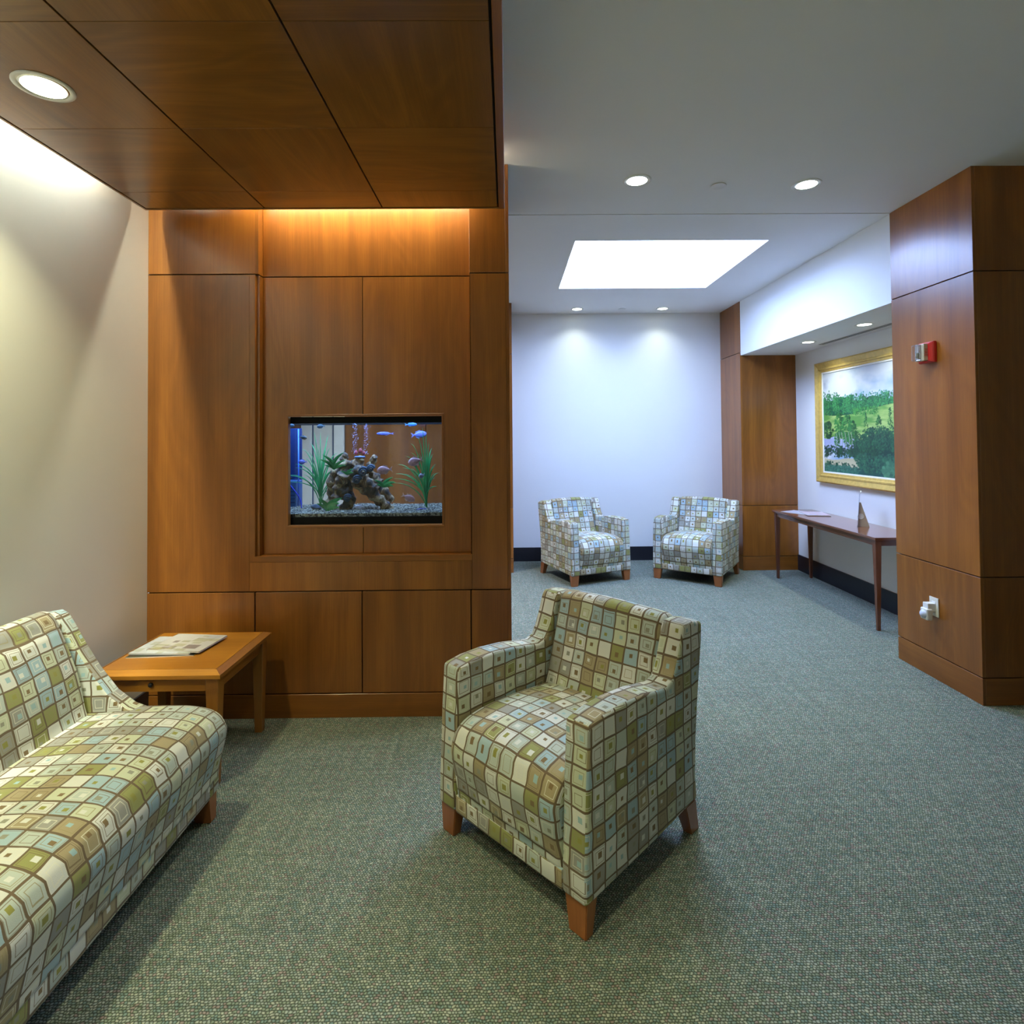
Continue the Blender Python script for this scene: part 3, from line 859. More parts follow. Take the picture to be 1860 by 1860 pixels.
def print_mesh(name, nu, nv, W, D, fn, mat, parent, z):
    """flat print on a sheet in the xy plane; fn(u, v) arrays -> rgb"""
    u, v = np.meshgrid((np.arange(nu + 1)) / nu, (np.arange(nv + 1)) / nv)
    verts = [((a - 0.5) * W, (b - 0.5) * D, z) for a, b in zip(u.ravel(), v.ravel())]
    faces = [(j * (nu + 1) + i, j * (nu + 1) + i + 1, (j + 1) * (nu + 1) + i + 1, (j + 1) * (nu + 1) + i) for j in range(nv) for i in range(nu)]
    me = bpy.data.meshes.new(name); me.from_pydata(verts, [], faces)
    at = me.color_attributes.new('paint', 'FLOAT_COLOR', 'POINT')
    c = fn(u, v).reshape(-1, 3)
    at.data.foreach_set('color', np.concatenate([c, np.ones((len(c), 1))], 1).ravel().astype(np.float32))
    me.update()
    return obj(name, me, mat, parent)

def L3(r, g, b): return np.array(lin(r, g, b)[:3])

def interior_cover(seed, pal):
    rs = np.random.RandomState(seed)
    def fn(u, v):
        img = np.zeros(u.shape + (3,)) + L3(*pal[0])
        for k in range(26):
            a, b = rs.rand(2); w, h = rs.rand() * 0.3 + 0.03, rs.rand() * 0.22 + 0.02
            m = (abs(u - a) < w / 2) & (abs(v - b) < h / 2)
            img[m] = img[m] * 0.35 + 0.65 * L3(*pal[rs.randint(len(pal))])
        img[v > 0.93] = L3(*pal[0])
        return img
    return fn

def magazine(label, loc, rz, W, D, th, seed, pal, grp):
    t = thing('magazine', label, 'magazine', loc, rz, grp)
    box('pages', (-W / 2 + 0.001, W / 2 - 0.002, -D / 2 + 0.001, D / 2 - 0.001, 0.0004, th - 0.0005), simple('paper_pages', (0.72, 0.70, 0.66, 1), 0.7), t)
    box('spine', (-W / 2, -W / 2 + 0.002, -D / 2, D / 2, 0, th), simple('paper_spine', (0.55, 0.55, 0.52, 1), 0.4), t)
    box('back_cover', (-W / 2, W / 2, -D / 2, D / 2, 0, 0.0004), MATS['paper_spine'], t)
    print_mesh('cover', 60, 48, W, D, interior_cover(seed, pal), M_PRINT, t, th)
GM = 'magazines on the end table'
ROOM = [(196, 194, 184), (166, 162, 118), (128, 100, 74), (84, 56, 50), (180, 182, 180), (150, 150, 104), (200, 198, 194)]
DARKP = [(34, 36, 34), (70, 84, 60), (180, 190, 190), (20, 22, 22), (90, 60, 50)]
magazine('dark covered magazine at the bottom of the pile on the end table', (-1.612, 2.735, 0.502), R(4), 0.30, 0.215, 0.004, 3, DARKP, GM)
magazine('pale magazine in the middle of the pile on the end table', (-1.615, 2.755, 0.5062), R(-3), 0.29, 0.22, 0.006, 5, [(196, 198, 198), (176, 178, 178), (160, 162, 134)], GM)
magazine('home magazine with a room on its cover on top of the end table pile', (-1.552, 2.768, 0.5124), R(-7), 0.265, 0.215, 0.007, 11, ROOM, GM)

# ------------------------------------------------------------------ console table
def console():
    x0, x1, y0, y1, z = 2.785, 3.205, 4.275, 5.945, 0.712
    cx, cy = (x0 + x1) / 2, (y0 + y1) / 2
    t = thing('console_table', 'long dark mahogany console table on tapered legs in the niche', 'console table', (cx, cy, 0))
    hx, hy = (x1 - x0) / 2, (y1 - y0) / 2
    box('top', (-hx, hx, -hy, hy, z - 0.020, z), M_CONS_Y, t, 0.003, 2)
    box('moulding', (-hx + 0.006, hx - 0.006, -hy + 0.006, hy - 0.006, z - 0.028, z - 0.020), M_CONS_Y, t)
    i, L, a = 0.014, 0.046, z - 0.028
    for xs in (-1, 1):
        xx = xs * (hx - i - 0.008)
        box('apron', (min(xx, xx - xs * 0.018), max(xx, xx - xs * 0.018), -hy + i + L, hy - i - L, a - 0.038, a), M_CONS_Y, t)
    for ys in (-1, 1):
        yy = ys * (hy - i - 0.008)
        box('apron', (-hx + i + L, hx - i - L, min(yy, yy - ys * 0.018), max(yy, yy - ys * 0.018), a - 0.038, a), M_CONS_Y, t)
    for xs in (-1, 1):
        for ys in (-1, 1):
            ox, oy = xs * (hx - i), ys * (hy - i)
            mx, my = ox - xs * L / 2, oy - ys * L / 2
            bm = taper_bm((mx - 0.012, mx + 0.012, my - 0.012, my + 0.012), (mx - L / 2, mx + L / 2, my - L / 2, my + L / 2), 0, a)
            bmesh.ops.bevel(bm, geom=bm.edges[:], offset=0.003, segments=2, affect='EDGES')
            bm_obj('leg', bm, M_CONS_Z, t)
console()
GM2 = 'magazines on the console table'
PINK = [(176, 160, 172), (164, 140, 156), (146, 154, 182), (170, 84, 80), (186, 176, 184)]
magazine('pale leaflet lying flat at the far end of the console table', (2.955, 5.70, 0.712), R(28), 0.215, 0.28, 0.003, 21, [(176, 178, 192), (160, 162, 184), (186, 184, 192)], GM2)
magazine('pinkish magazine on the console table, overlapping the pale leaflet', (3.035, 5.57, 0.7155), R(-12), 0.215, 0.28, 0.005, 22, PINK, GM2)
def display_stand():
    t = thing('display_stand', 'small pale triangular display stand with a clear sheet on the console table', 'display stand', (3.030, 4.80, 0.712), R(-32))
    bm = prism_bm([(-0.042, 0), (0.045, 0), (-0.016, 0.205), (-0.028, 0.205)], 1, -0.006, 0.006)
    M_MDF = simple('pale_board', (0.52, 0.45, 0.36, 1), 0.5)
    bm_obj('foot_board', bm, M_MDF, t)
    h = bm_obj('hole_ring', lathe_bm([(0.018, -0.0075), (0.024, -0.0075), (0.024, 0.0075), (0.018, 0.0075), (0.018, -0.0075)], 24), M_WHITE, t, True)
    h.rotation_euler = (R(90), 0, 0); h.location = (-0.018, 0, 0.085)
    hd = bm_obj('disc', lathe_bm([(0, -0.0068), (0.019, -0.0068), (0.019, 0.0068), (0, 0.0068)], 24), M_WALL, t)
    hd.rotation_euler = (R(90), 0, 0); hd.location = (-0.018, 0, 0.085)
    bm = prism_bm([(-0.046, 0.0), (-0.041, 0.0), (-0.020, 0.285), (-0.014, 0.292), (-0.018, 0.296), (-0.026, 0.286)], 1, -0.07, 0.07)
    bm_obj('clear_sheet', bm, clear('acrylic', (0.86, 0.89, 0.94, 1), 0.35), t)
    bm_obj('tip', prism_bm([(-0.024, 0.282), (-0.016, 0.288), (-0.010, 0.300), (-0.018, 0.300)], 1, -0.071, 0.071), M_WHITE, t)
display_stand()

# ------------------------------------------------------------------ painting
def landscape(u, v):
    """u: left to right, v: bottom to top; a wooded valley in oil"""
    Hh, Ww = u.shape
    rs = np.random.RandomState(4)
    img = np.zeros((Hh, Ww, 3))
    y = 1 - v                                  # 0 at the top
    def fbm(sx, sy, o):
        a = np.zeros(u.shape); amp = 1
        for k in range(5):
            g = rs.rand(64, 64)
            fx, fy = (u * sx * 2 ** k + o) % 63, (y * sy * 2 ** k + o) % 63
            i, j = fx.astype(int), fy.astype(int); p, q = fx - i, fy - j
            p, q = p * p * (3 - 2 * p), q * q * (3 - 2 * q)
            a += amp * ((g[j, i] * (1 - p) + g[j, i + 1] * p) * (1 - q) + (g[j + 1, i] * (1 - p) + g[j + 1, i + 1] * p) * q); amp *= 0.5
        return a / 1.94
    n = fbm(4, 4, 0)
    t = np.clip((n - 0.38) * 4, 0, 1)[..., None]
    img[:] = L3(150, 182, 214) * (1 - t) + L3(226, 230, 236) * t
    n2 = fbm(6, 7, 3); t = np.clip((n2 - 0.58) * 3, 0, 0.6)[..., None]
    img[:] = img * (1 - t) + L3(150, 160, 180) * t
    def stamp(cx, cy, rx, ry, c, soft=0.6):
        i0, i1 = max(0, int((cx - rx * 1.3) * Ww)), min(Ww, int((cx + rx * 1.3) * Ww) + 2)
        j0, j1 = max(0, int((1 - cy - ry * 1.3) * Hh)), min(Hh, int((1 - cy + ry * 1.3) * Hh) + 2)
        if i0 >= i1 or j0 >= j1: return
        uu, yy = u[j0:j1, i0:i1], y[j0:j1, i0:i1]
        m = np.clip((1 - ((uu - cx) / rx) ** 2 - ((yy - cy) / ry) ** 2) / soft, 0, 1)[..., None] * 0.9
        img[j0:j1, i0:i1] = img[j0:j1, i0:i1] * (1 - m) + c * m
    def tree(cx, base, h, w, dark, light, n=40, con=False):
        for k in range(n):
            f = k / n
            yy = base - h * (rs.rand() if not con else f)
            lim = w * (0.5 + 0.5 * math.sin(math.pi * min(1, max(0, (base - yy) / h)))) if not con else w * (1 - 0.85 * f)
            xx = cx + (rs.rand() - 0.5) * 2 * lim
            s = rs.rand() * 0.6 + 0.4
            mixv = np.clip(0.5 - (xx - cx) / (lim + 1e-4) * 0.35 + (rs.rand() - 0.5) * 0.7, 0, 1)
            stamp(xx, yy, w * 0.28 * s, w * 0.34 * s, dark * (1 - mixv) + light * mixv)
    # distant haze trees, then the wood
    for k in range(70):
        x = rs.rand(); tree(x, 0.36, 0.08 + 0.05 * rs.rand(), 0.03, L3(70, 140, 130), L3(120, 186, 160), 14)
    m = (y > 0.30 - 0.06 * np.clip(0.35 - u, 0, 1) * 2 + 0.02 * np.sin(u * 23)) & (y < 0.47); img[m] = L3(28, 96, 66)
    for k in range(170):
        x = rs.rand(); top = 0.20 - 0.10 * max(0, 0.35 - x) * 2
        tree(x, 0.40 + 0.03 * rs.rand(), (0.40 - top - 0.05) * (0.7 + 0.4 * rs.rand()), 0.030, L3(16, 74, 50), L3(70, 160, 84), 22)
    # meadow
    m = (y > 0.41 + 0.03 * np.sin(u * 6 + 0.5) - 0.05 * np.clip(u - 0.3, 0, 1)) & (y < 0.80)
    n3 = fbm(9, 30, 5)
    t = np.clip((n3 - 0.35) * 3, 0, 1)[..., None]
    md = L3(98, 158, 70) * (1 - t) + L3(178, 204, 118) * t
    img[m] = md[m]
    for k in range(26):
        tree(0.30 + 0.22 * rs.rand(), 0.44 + 0.01 * rs.rand(), 0.07, 0.022, L3(22, 92, 40), L3(84, 170, 70), 16)
    for cx, b, h, w in ((0.42, 0.60, 0.17, 0.026), (0.53, 0.54, 0.08, 0.030), (0.62, 0.62, 0.22, 0.03), (0.72, 0.58, 0.16, 0.03), (0.86, 0.55, 0.14, 0.03)):
        tree(cx, b, h, w, L3(14, 66, 40), L3(58, 130, 60), 60, True)
    for k in range(60):
        stamp(0.05 + 0.9 * rs.rand(), 0.56 + 0.09 * rs.rand(), 0.035, 0.008, L3(62, 120, 52) if rs.rand() < 0.6 else L3(150, 190, 96))
    # pond
    m = (y > 0.655 + 0.06 * np.abs(u - 0.10) + 0.01 * np.sin(u * 40)) & (y < 0.80) & (u < 0.40)
    img[m] = (L3(176, 184, 222) * 0.9 + 0.1 * fbm(5, 40, 8)[..., None])[m]
    m = (y > 0.66 + 0.10 * np.clip(0.55 - u, 0, 1)) & (u > 0.30) & (y < 0.95); img[m] = L3(16, 62, 52)
    for k in range(130):
        x = 0.24 + 0.8 * rs.rand() ** 0.8; b = 0.70 + 0.1 * rs.rand()
        tree(x, b, 0.10 + 0.10 * min(1, x), 0.034, L3(10, 48, 46), L3(48, 112, 70), 26)
    tree(0.04, 0.66, 0.16, 0.06, L3(12, 58, 40), L3(40, 110, 60), 70)
    for cx, b, h, w in ((0.17, 0.66, 0.24, 0.052), (0.24, 0.70, 0.26, 0.05), (0.29, 0.72, 0.22, 0.045), (0.14, 0.74, 0.12, 0.03)):
        tree(cx, b, h, w, L3(14, 70, 40), L3(64, 148, 70), 110)
    for cx in (0.165, 0.19, 0.225, 0.26, 0.285, 0.135):
        a = (abs(u - cx - 0.006 * np.sin(y * 30)) < 0.0028) & (y > 0.60) & (y < 0.76); img[a] = L3(150, 160, 140)
    for k in range(60):
        tree(rs.rand() * 0.5, 0.80 + 0.06 * rs.rand(), 0.07, 0.035, L3(10, 50, 44), L3(40, 100, 60), 20)
    m = (y > 0.865 + 0.012 * np.sin(u * 17)) & (y < 0.95) & (u < 0.36)
    img[m] = (L3(206, 196, 160) * (0.85 + 0.3 * fbm(8, 30, 9)[..., None]))[m]
    m = (y > 0.95 + 0.012 * np.sin(u * 31)) | ((y > 0.90) & (u > 0.36)); img[m] = L3(26, 82, 74)
    for k in range(110):
        x = rs.rand(); tree(x, (0.90 if x > 0.34 else 1.0) + 0.08 * rs.rand(), 0.11, 0.04, L3(10, 52, 52), L3(56, 122, 84), 24)
    tree(0.62, 1.02, 0.15, 0.07, L3(22, 76, 62), L3(92, 158, 116), 110)
    for k in range(50):
        x = rs.rand() * 0.34; tree(x, 1.02, 0.09, 0.03, L3(24, 84, 80), L3(84, 150, 120), 16)
    return np.clip(img * 0.72, 0, 1)

def painting():
    yl, yr, z0, z1, xw = 5.800, 3.98, 1.016, 2.226, NX
    W, Hh = yl - yr, z1 - z0
    cy, cz = (yl + yr) / 2, (z0 + z1) / 2
    t = thing('framed_painting', 'green wooded landscape painting in a wide gold frame on the niche wall', 'painting', (xw, cy, cz))
    M_GOLD = simple('gold_leaf_frame', (0.62, 0.42, 0.11, 1), 0.35, 0.12, 30.0, 0.0, Metallic=0.35)
    M_LINER = simple('white_liner', (0.80, 0.79, 0.76, 1), 0.6)
    # frame profile: (distance from outer edge, height off the wall)
    fprof = [(0, 0.0), (0, 0.045), (0.012, 0.052), (0.055, 0.040), (0.062, 0.044), (0.074, 0.044), (0.080, 0.034), (0.100, 0.030), (0.100, 0.0)]
    hw, hh = W / 2, Hh / 2
    for k in range(4):
        bm = bmesh.new()
        A, B = [], []
        for dd, up in fprof:
            if k == 0: a, b = (-hw + dd, hh - dd), (hw - dd, hh - dd)
            elif k == 1: a, b = (hw - dd, hh - dd), (hw - dd, -hh + dd)
            elif k == 2: a, b = (hw - dd, -hh + dd), (-hw + dd, -hh + dd)
            else: a, b = (-hw + dd, -hh + dd), (-hw + dd, hh - dd)
            A.append(bm.verts.new((-up, a[0], a[1]))); B.append(bm.verts.new((-up, b[0], b[1])))
        for i in range(len(fprof) - 1):
            bm.faces.new((A[i], A[i + 1], B[i + 1], B[i]))
        bm.faces.new(A[::-1]); bm.faces.new(B)
        bm_obj('frame_rail', bm, M_GOLD, t)
    iw, ih = hw - 0.100, hh - 0.100
    lw = 0.014
    for b in ((-iw, iw, ih - lw, ih), (-iw, iw, -ih, -ih + lw), (-iw, -iw + lw, -ih + lw, ih - lw), (iw - lw, iw, -ih + lw, ih - lw)):
        box('liner', (-0.027, -0.001, b[0], b[1], b[2], b[3]), M_LINER, t)
    cw, chh = 2 * (iw - lw), 2 * (ih - lw)
    cv = print_mesh('canvas', 400, 250, cw, chh, landscape, M_OIL, t, 0.0)
    # sheet lies in xy; stand it upright facing -x with its left edge at the far end
    cv.rotation_euler = (R(90), 0, R(-90)); cv.location = (-0.020, 0, 0)
    cv['label'] = 'oil landscape with wood, meadow, pond and bushes'
painting()

# ------------------------------------------------------------------ fire strobe, outlet
def text_mesh(name, body, size, mat, parent):
    cu = bpy.data.curves.new(name, 'FONT'); cu.body = body; cu.size = size; cu.align_x = 'CENTER'; cu.align_y = 'CENTER'; cu.extrude = 0.0002
    tmp = bpy.data.objects.new('tmp', cu); COL.objects.link(tmp)
    dg = bpy.context.evaluated_depsgraph_get()
    me = bpy.data.meshes.new_from_object(tmp.evaluated_get(dg))
    bpy.data.objects.remove(tmp); me.name = name
    me.materials.clear()
    return obj(name, me, mat, parent)

def strobe():
    t = thing('fire_strobe', 'red fire alarm strobe with clear lens on the right pier', 'fire alarm', (CX, 3.448, 1.998))
    hy, hz = 0.062, 0.064
    bm = bmesh.new()      # bevelled red back plate, standing off the wall in -x
    def ring(x, a, b): return [bm.verts.new((x, y * a, zz * b)) for y, zz in ((-1, -1), (1, -1), (1, 1), (-1, 1))]
    rr = [ring(0, hy, hz), ring(-0.022, hy, hz), ring(-0.036, hy - 0.014, hz - 0.010)]
    bm.faces.new(rr[0]); bm.faces.new(rr[-1][::-1])
    for a, b in zip(rr, rr[1:]):
        for k in range(4): bm.faces.new((a[k], a[(k + 1) % 4], b[(k + 1) % 4], b[k]))
    bmesh.ops.bevel(bm, geom=bm.edges[:], offset=0.003, segments=2, affect='EDGES')
    bm_obj('back_plate', bm, M_RED, t)
    M_HOUS = simple('beige_housing', (0.55, 0.50, 0.40, 1), 0.4)
    hb = box('housing', (-0.062, -0.034, -0.034, 0.040, -0.052, 0.052), M_HOUS, t, 0.004, 2)
    tx = text_mesh('lettering', 'FIRE', 0.026, M_RED, hb)
    tx.rotation_euler = (R(90), R(90), 0); tx.location = (-0.049, -0.0346, -0.002)
    box('reflector', (-0.066, -0.061, -0.012, 0.036, -0.046, 0.046), M_CHROME, t, 0.002)
    b = bm_obj('flash_tube', tube_bm([(-0.072, 0.012, -0.034), (-0.072, 0.012, 0.0)], 0.007, 10), M_WHITE, t, True)
    b['label'] = 'small bright flash tube'
    box('lens', (-0.088, -0.060, -0.016, 0.040, -0.050, 0.050), clear('strobe_lens', (0.90, 0.93, 0.95, 1), 0.35, 0.05), t, 0.009, 3)
strobe()

def outlet():
    t = thing('wall_outlet', 'ivory wall outlet cover low on the right pier', 'outlet', (CX, 3.451, 0.441))
    box('cover_plate', (-0.006, 0, -0.036, 0.036, -0.057, 0.057), M_IVORY, t, 0.002, 2)
    for zz in (-0.02, 0.02):
        box('socket', (-0.008, -0.005, -0.016, 0.016, zz - 0.014, zz + 0.014), M_WHITE, t, 0.003, 2)
    p = thing('air_freshener', 'white plug in air freshener with a round dial in the wall outlet', 'air freshener', (CX - 0.008, 3.455, 0.425))
    box('plug_body', (-0.046, 0.0, -0.020, 0.024, -0.012, 0.040), M_WHITE, p, 0.004, 2)
    box('front_body', (-0.058, -0.020, -0.028, 0.032, -0.062, 0.008), M_WHITE, p, 0.010, 3)
    dial = bm_obj('dial', lathe_bm([(0, 0.017), (0.010, 0.017), (0.013, 0.014), (0.018, 0.012), (0.023, 0.007), (0.026, 0.0)], 28), simple('blue_grey_plastic', (0.55, 0.60, 0.72, 1), 0.35), p, True)
    dial.rotation_euler = (0, R(-90), 0); dial.location = (-0.058, 0.002, -0.028)
outlet()

# ------------------------------------------------------------------ aquarium
TX0, TX1, TY0, TY1, TZ0, TZ1 = -1.500, -0.300, 3.168, 3.62, HZ0 + 0.001, HZ1 - 0.001
GZ = 1.086
aq = thing('aquarium', 'rectangular glass aquarium with black rims built into the cherry wall', 'aquarium', ((TX0 + TX1) / 2, (TY0 + TY1) / 2, TZ0))
ax, ay = (TX0 + TX1) / 2, (TY0 + TY1) / 2
hx, hy, hz = (TX1 - TX0) / 2, (TY1 - TY0) / 2, TZ1 - TZ0
boxes('bottom_rim', [(-hx, hx, -hy, -hy + 0.02, 0, 0.040), (-hx, hx, hy - 0.02, hy, 0, 0.040), (-hx, -hx + 0.015, -hy + 0.02, hy - 0.02, 0, 0.040), (hx - 0.015, hx, -hy + 0.02, hy - 0.02, 0, 0.040), (-hx + 0.015, hx - 0.015, -hy + 0.02, hy - 0.02, 0, 0.012)], M_RIM, aq)
boxes('top_rim', [(-hx, hx, -hy, -hy + 0.02, hz - 0.036, hz), (-hx, hx, hy - 0.02, hy, hz - 0.036, hz), (-hx, -hx + 0.015, -hy + 0.02, hy - 0.02, hz - 0.036, hz), (hx - 0.015, hx, -hy + 0.02, hy - 0.02, hz - 0.036, hz)], M_RIM, aq)
M_GLASS = clear('aquarium_glass', (0.95, 0.98, 0.98, 1), 0.05)
for b in ((-hx + 0.003, hx - 0.003, -hy + 0.006, -hy + 0.010), (-hx + 0.003, hx - 0.003, hy - 0.010, hy - 0.006), (-hx + 0.002, -hx + 0.006, -hy + 0.01, hy - 0.01), (hx - 0.006, hx - 0.002, -hy + 0.01, hy - 0.01)):
    box('glass_pane', (b[0], b[1], b[2], b[3], 0.030, hz - 0.020), M_GLASS, aq)
M_WATER = clear('tank_water', (0.68, 0.75, 1.0, 1), 0.02)
box('water', (-hx + 0.007, hx - 0.007, -hy + 0.011, hy - 0.011, 0.0125, hz - 0.034), M_WATER, aq)
lp = thing('aquarium_lamp', 'aquarium lamp hood above the tank, hidden inside the wall', 'light', (ax, ay, TZ1 + 0.055))
box('hood', (-hx + 0.02, hx - 0.02, -hy + 0.03, hy - 0.03, 0.016, 0.034), M_BLACK, lp)
bm_obj('tube', tube_bm([(-hx + 0.06, 0, 0.006), (hx - 0.06, 0, 0.006)], 0.007, 10), emission('tank_tube', (0.62, 0.86, 1.0), 5.0), lp, True)
area('lamp_light', (0, 0, -0.004), 2 * hx - 0.10, 2 * hy - 0.12, P_TANK, (0.55, 0.84, 1.0), parent=lp)

# gravel: loose pebbles over a bed
def gravel():
    t = thing('gravel', 'loose grey brown gravel on the aquarium floor', 'gravel', (ax, ay, TZ0 + 0.0125))
    t['kind'] = 'stuff'
    h = GZ - TZ0 - 0.0125 - 0.006
    tt = NT('gravel_stone')
    w = tt.n('ShaderNodeTexVoronoi'); w.inputs['Scale'].default_value = 120.0
    tt.link(tt.coord(), w.inputs['Vector'])
    s = tt.n('ShaderNodeSeparateColor'); tt.link(w.outputs['Color'], s.inputs[0])
    col = tt.ramp(s.outputs[0], [(0, lin(146, 138, 112)), (0.3, lin(88, 80, 62)), (0.55, lin(190, 182, 150)), (0.8, lin(58, 52, 40))], 'CONSTANT')
    tt.principled(col, 0.6)
    a = box('bed', (-hx + 0.008, hx - 0.008, -hy + 0.012, hy - 0.012, 0.0, h), tt.mat, t)
    rs = random.Random(2)
    V, F = [], []
    ico = [(0, 0, 1), (0.9, 0, 0.2), (0.28, 0.85, 0.2), (-0.72, 0.5, 0.2), (-0.72, -0.5, 0.2), (0.28, -0.85, 0.2), (0, 0, -0.8)]
    fc = [(0, 1, 2), (0, 2, 3), (0, 3, 4), (0, 4, 5), (0, 5, 1), (6, 2, 1), (6, 3, 2), (6, 4, 3), (6, 5, 4), (6, 1, 5)]
    def peb(x, y, z):
        r = rs.uniform(0.0035, 0.0065); sq = rs.uniform(0.6, 1.0); an = rs.uniform(0, 6.28); b = len(V)
        for q in ico:
            V.append((x + r * (q[0] * math.cos(an) - q[1] * math.sin(an) * sq), y + r * (q[0] * math.sin(an) + q[1] * math.cos(an) * sq), z + r * q[2] * 0.8))
        F.extend([tuple(b + k for k in f) for f in fc])
    for k in range(5200):
        x, y = rs.uniform(-hx + 0.016, hx - 0.016), rs.uniform(-hy + 0.018, hy - 0.018)
        peb(x, y, h + 0.002 + 0.008 * mnoise.noise((x * 9, y * 9, 0)))
    for k in range(1300):
        peb(rs.uniform(-hx + 0.016, hx - 0.016), -hy + 0.0175, rs.uniform(0.018, h))
    me = bpy.data.meshes.new('pebbles'); me.from_pydata(V, [], F); me.update()
    o = obj('pebbles', me, tt.mat, t); o['kind'] = 'stuff'
gravel()

# helper: tank coordinates from the front (x to the right of tank centre, z above the gravel)
def tk(px, py, y=0.0):
    Y = ay + y; s = Y / 1025.6
    return Vector(((px - 937.0) * s + 0.0088 * Y * 0, Y, 1.5 - (py - 797.0) * s))

# driftwood and rock ornament
def ornament():
    o0 = tk(668, 929)
    base = Vector((o0.x, ay, GZ - 0.006))
    t = thing('driftwood', 'gnarled cream and brown driftwood ornament in the middle of the aquarium', 'driftwood', base)
    def P(px, py, y): v = tk(px, py, y); return v - base
    chains = [([(640, 931), (652, 905), (642, 868), (652, 838)], -0.02, 0.030, 0.020), ([(612, 930), (621, 902), (620, 870), (636, 846), (644, 826)], 0.02, 0.030, 0.017),
              ([(646, 930), (650, 905), (640, 890)], -0.05, 0.024, 0.022), ([(640, 862), (668, 858), (690, 866), (704, 880)], 0.03, 0.036, 0.030),
              ([(672, 882), (694, 900), (712, 915), (724, 928)], -0.03, 0.028, 0.024), ([(690, 868), (712, 890), (728, 912)], 0.03, 0.026, 0.018),
              ([(660, 850), (668, 840), (674, 832)], 0.02, 0.034, 0.016), ([(684, 860), (692, 842), (698, 830)], 0.0, 0.024, 0.014),
              ([(640, 850), (640, 835), (646, 824)], -0.02, 0.020, 0.014), ([(664, 872), (666, 885)], -0.05, 0.028, 0.022), ([(628, 905), (634, 880), (640, 862)], -0.06, 0.028, 0.026), ([(676, 868), (690, 884), (700, 892)], -0.06, 0.026, 0.022), ([(655, 862), (676, 852)], -0.05, 0.026, 0.024)]
    rs = random.Random(5)
    bm = bmesh.new()
    for pts, yy, r0, r1 in chains:
        q = smooth_path([tuple(P(a, b, yy + rs.uniform(-0.015, 0.015))) for a, b in pts], 6)
        rad = [1.22 * (r0 + (r1 - r0) * i / (len(q) - 1)) * (1 + 0.22 * math.sin(i * 1.7 + yy * 90)) for i in range(len(q))]
        tube_bm(q, rad, 12, bm)
    bmesh.ops.recalc_face_normals(bm, faces=bm.faces)
    tt = NT('driftwood_bark')
    co = tt.coord()
    n1 = tt.noise(co, 11.0, 4, 0.6, 1.5)
    n2 = tt.noise(tt.mapping(co, (60, 60, 18)), 1.0, 3, 0.6, 0.8)
    col = tt.ramp(n1, [(0.42, lin(20, 26, 40)), (0.47, lin(70, 38, 22)), (0.52, lin(136, 84, 44)), (0.58, lin(206, 176, 122)), (0.67, lin(80, 48, 30))])
    col = tt.mix(0.28, col, tt.ramp(n2, [(0.3, lin(54, 38, 28)), (0.6, lin(170, 140, 96))]), 'MIX')
    p = tt.principled(col, 0.7)
    tt.link(tt.bump(n2, 0.6, 0.01), p.inputs['Normal'])
    o = bm_obj('branches', bm, tt.mat, t, True)
    rm = o.modifiers.new('remesh', 'REMESH'); rm.mode = 'VOXEL'; rm.voxel_size = 0.006; rm.use_smooth_shade = True
    tex = bpy.data.textures.new('driftwood_noise', 'CLOUDS'); tex.noise_scale = 0.05; tex.noise_depth = 3
    ds = o.modifiers.new('displace', 'DISPLACE'); ds.texture = tex; ds.strength = 0.015; ds.mid_level = 0.5
    # dark coiled shells and a red capped top
    M_SLATE = simple('slate_shell', (0.03, 0.055, 0.085, 1), 0.6, 0.6, 60.0)
    for (px, py, r) in ((665, 872, 0.024), (676, 858, 0.028), (690, 852, 0.020), (648, 905, 0.022)):
        c = P(px, py, -0.085)
        q = []
        for k in range(34):
            a = k * 0.42; rr = r * (1 - k / 36)
            q.append((c.x + rr * math.cos(a), c.y - 0.0006 * k, c.z + rr * math.sin(a)))
        bm_obj('coiled_shell', tube_bm(q, [0.0085 * (1 - k / 50) for k in range(34)], 8), M_SLATE, t, True)
    M_CORAL = simple('red_coral', (0.36, 0.045, 0.05, 1), 0.5, 0.4, 60)
    for (px, py, s) in ((663, 823, 1.0), (671, 820, 1.1), (677, 824, 0.9)):
        c = P(px, py, 0.02)
        bm_obj('red_cap', lathe_bm([(0, -0.016 * s), (0.008 * s, -0.010 * s), (0.011 * s, 0.0), (0.007 * s, 0.012 * s), (0, 0.016 * s)], 14), M_CORAL, t, True).location = c
    c = P(670, 831, 0.02)
    bm_obj('blue_cap', lathe_bm([(0, -0.006), (0.026, -0.005), (0.036, 0.0), (0.026, 0.006), (0, 0.008)], 20), simple('blue_grey_stone', (0.14, 0.18, 0.30, 1), 0.6, 0.3, 50), t, True).location = c
ornament()

def leafmat(name, a, b):
    t = NT(name)
    n = t.noise(t.mapping(t.coord(), (40, 40, 12)), 1.0, 2)
    col = t.ramp(n, [(0.3, a), (0.7, b)])
    p = t.principled(col, 0.4)
    p.inputs['Subsurface Weight'].default_value = 0.0
    return t.mat
M_LEAF1 = leafmat('blade_green', (0.015, 0.26, 0.075, 1), (0.07, 0.60, 0.17, 1))
M_LEAF2 = leafmat('broad_leaf_green', (0.010, 0.20, 0.050, 1), (0.04, 0.48, 0.10, 1))

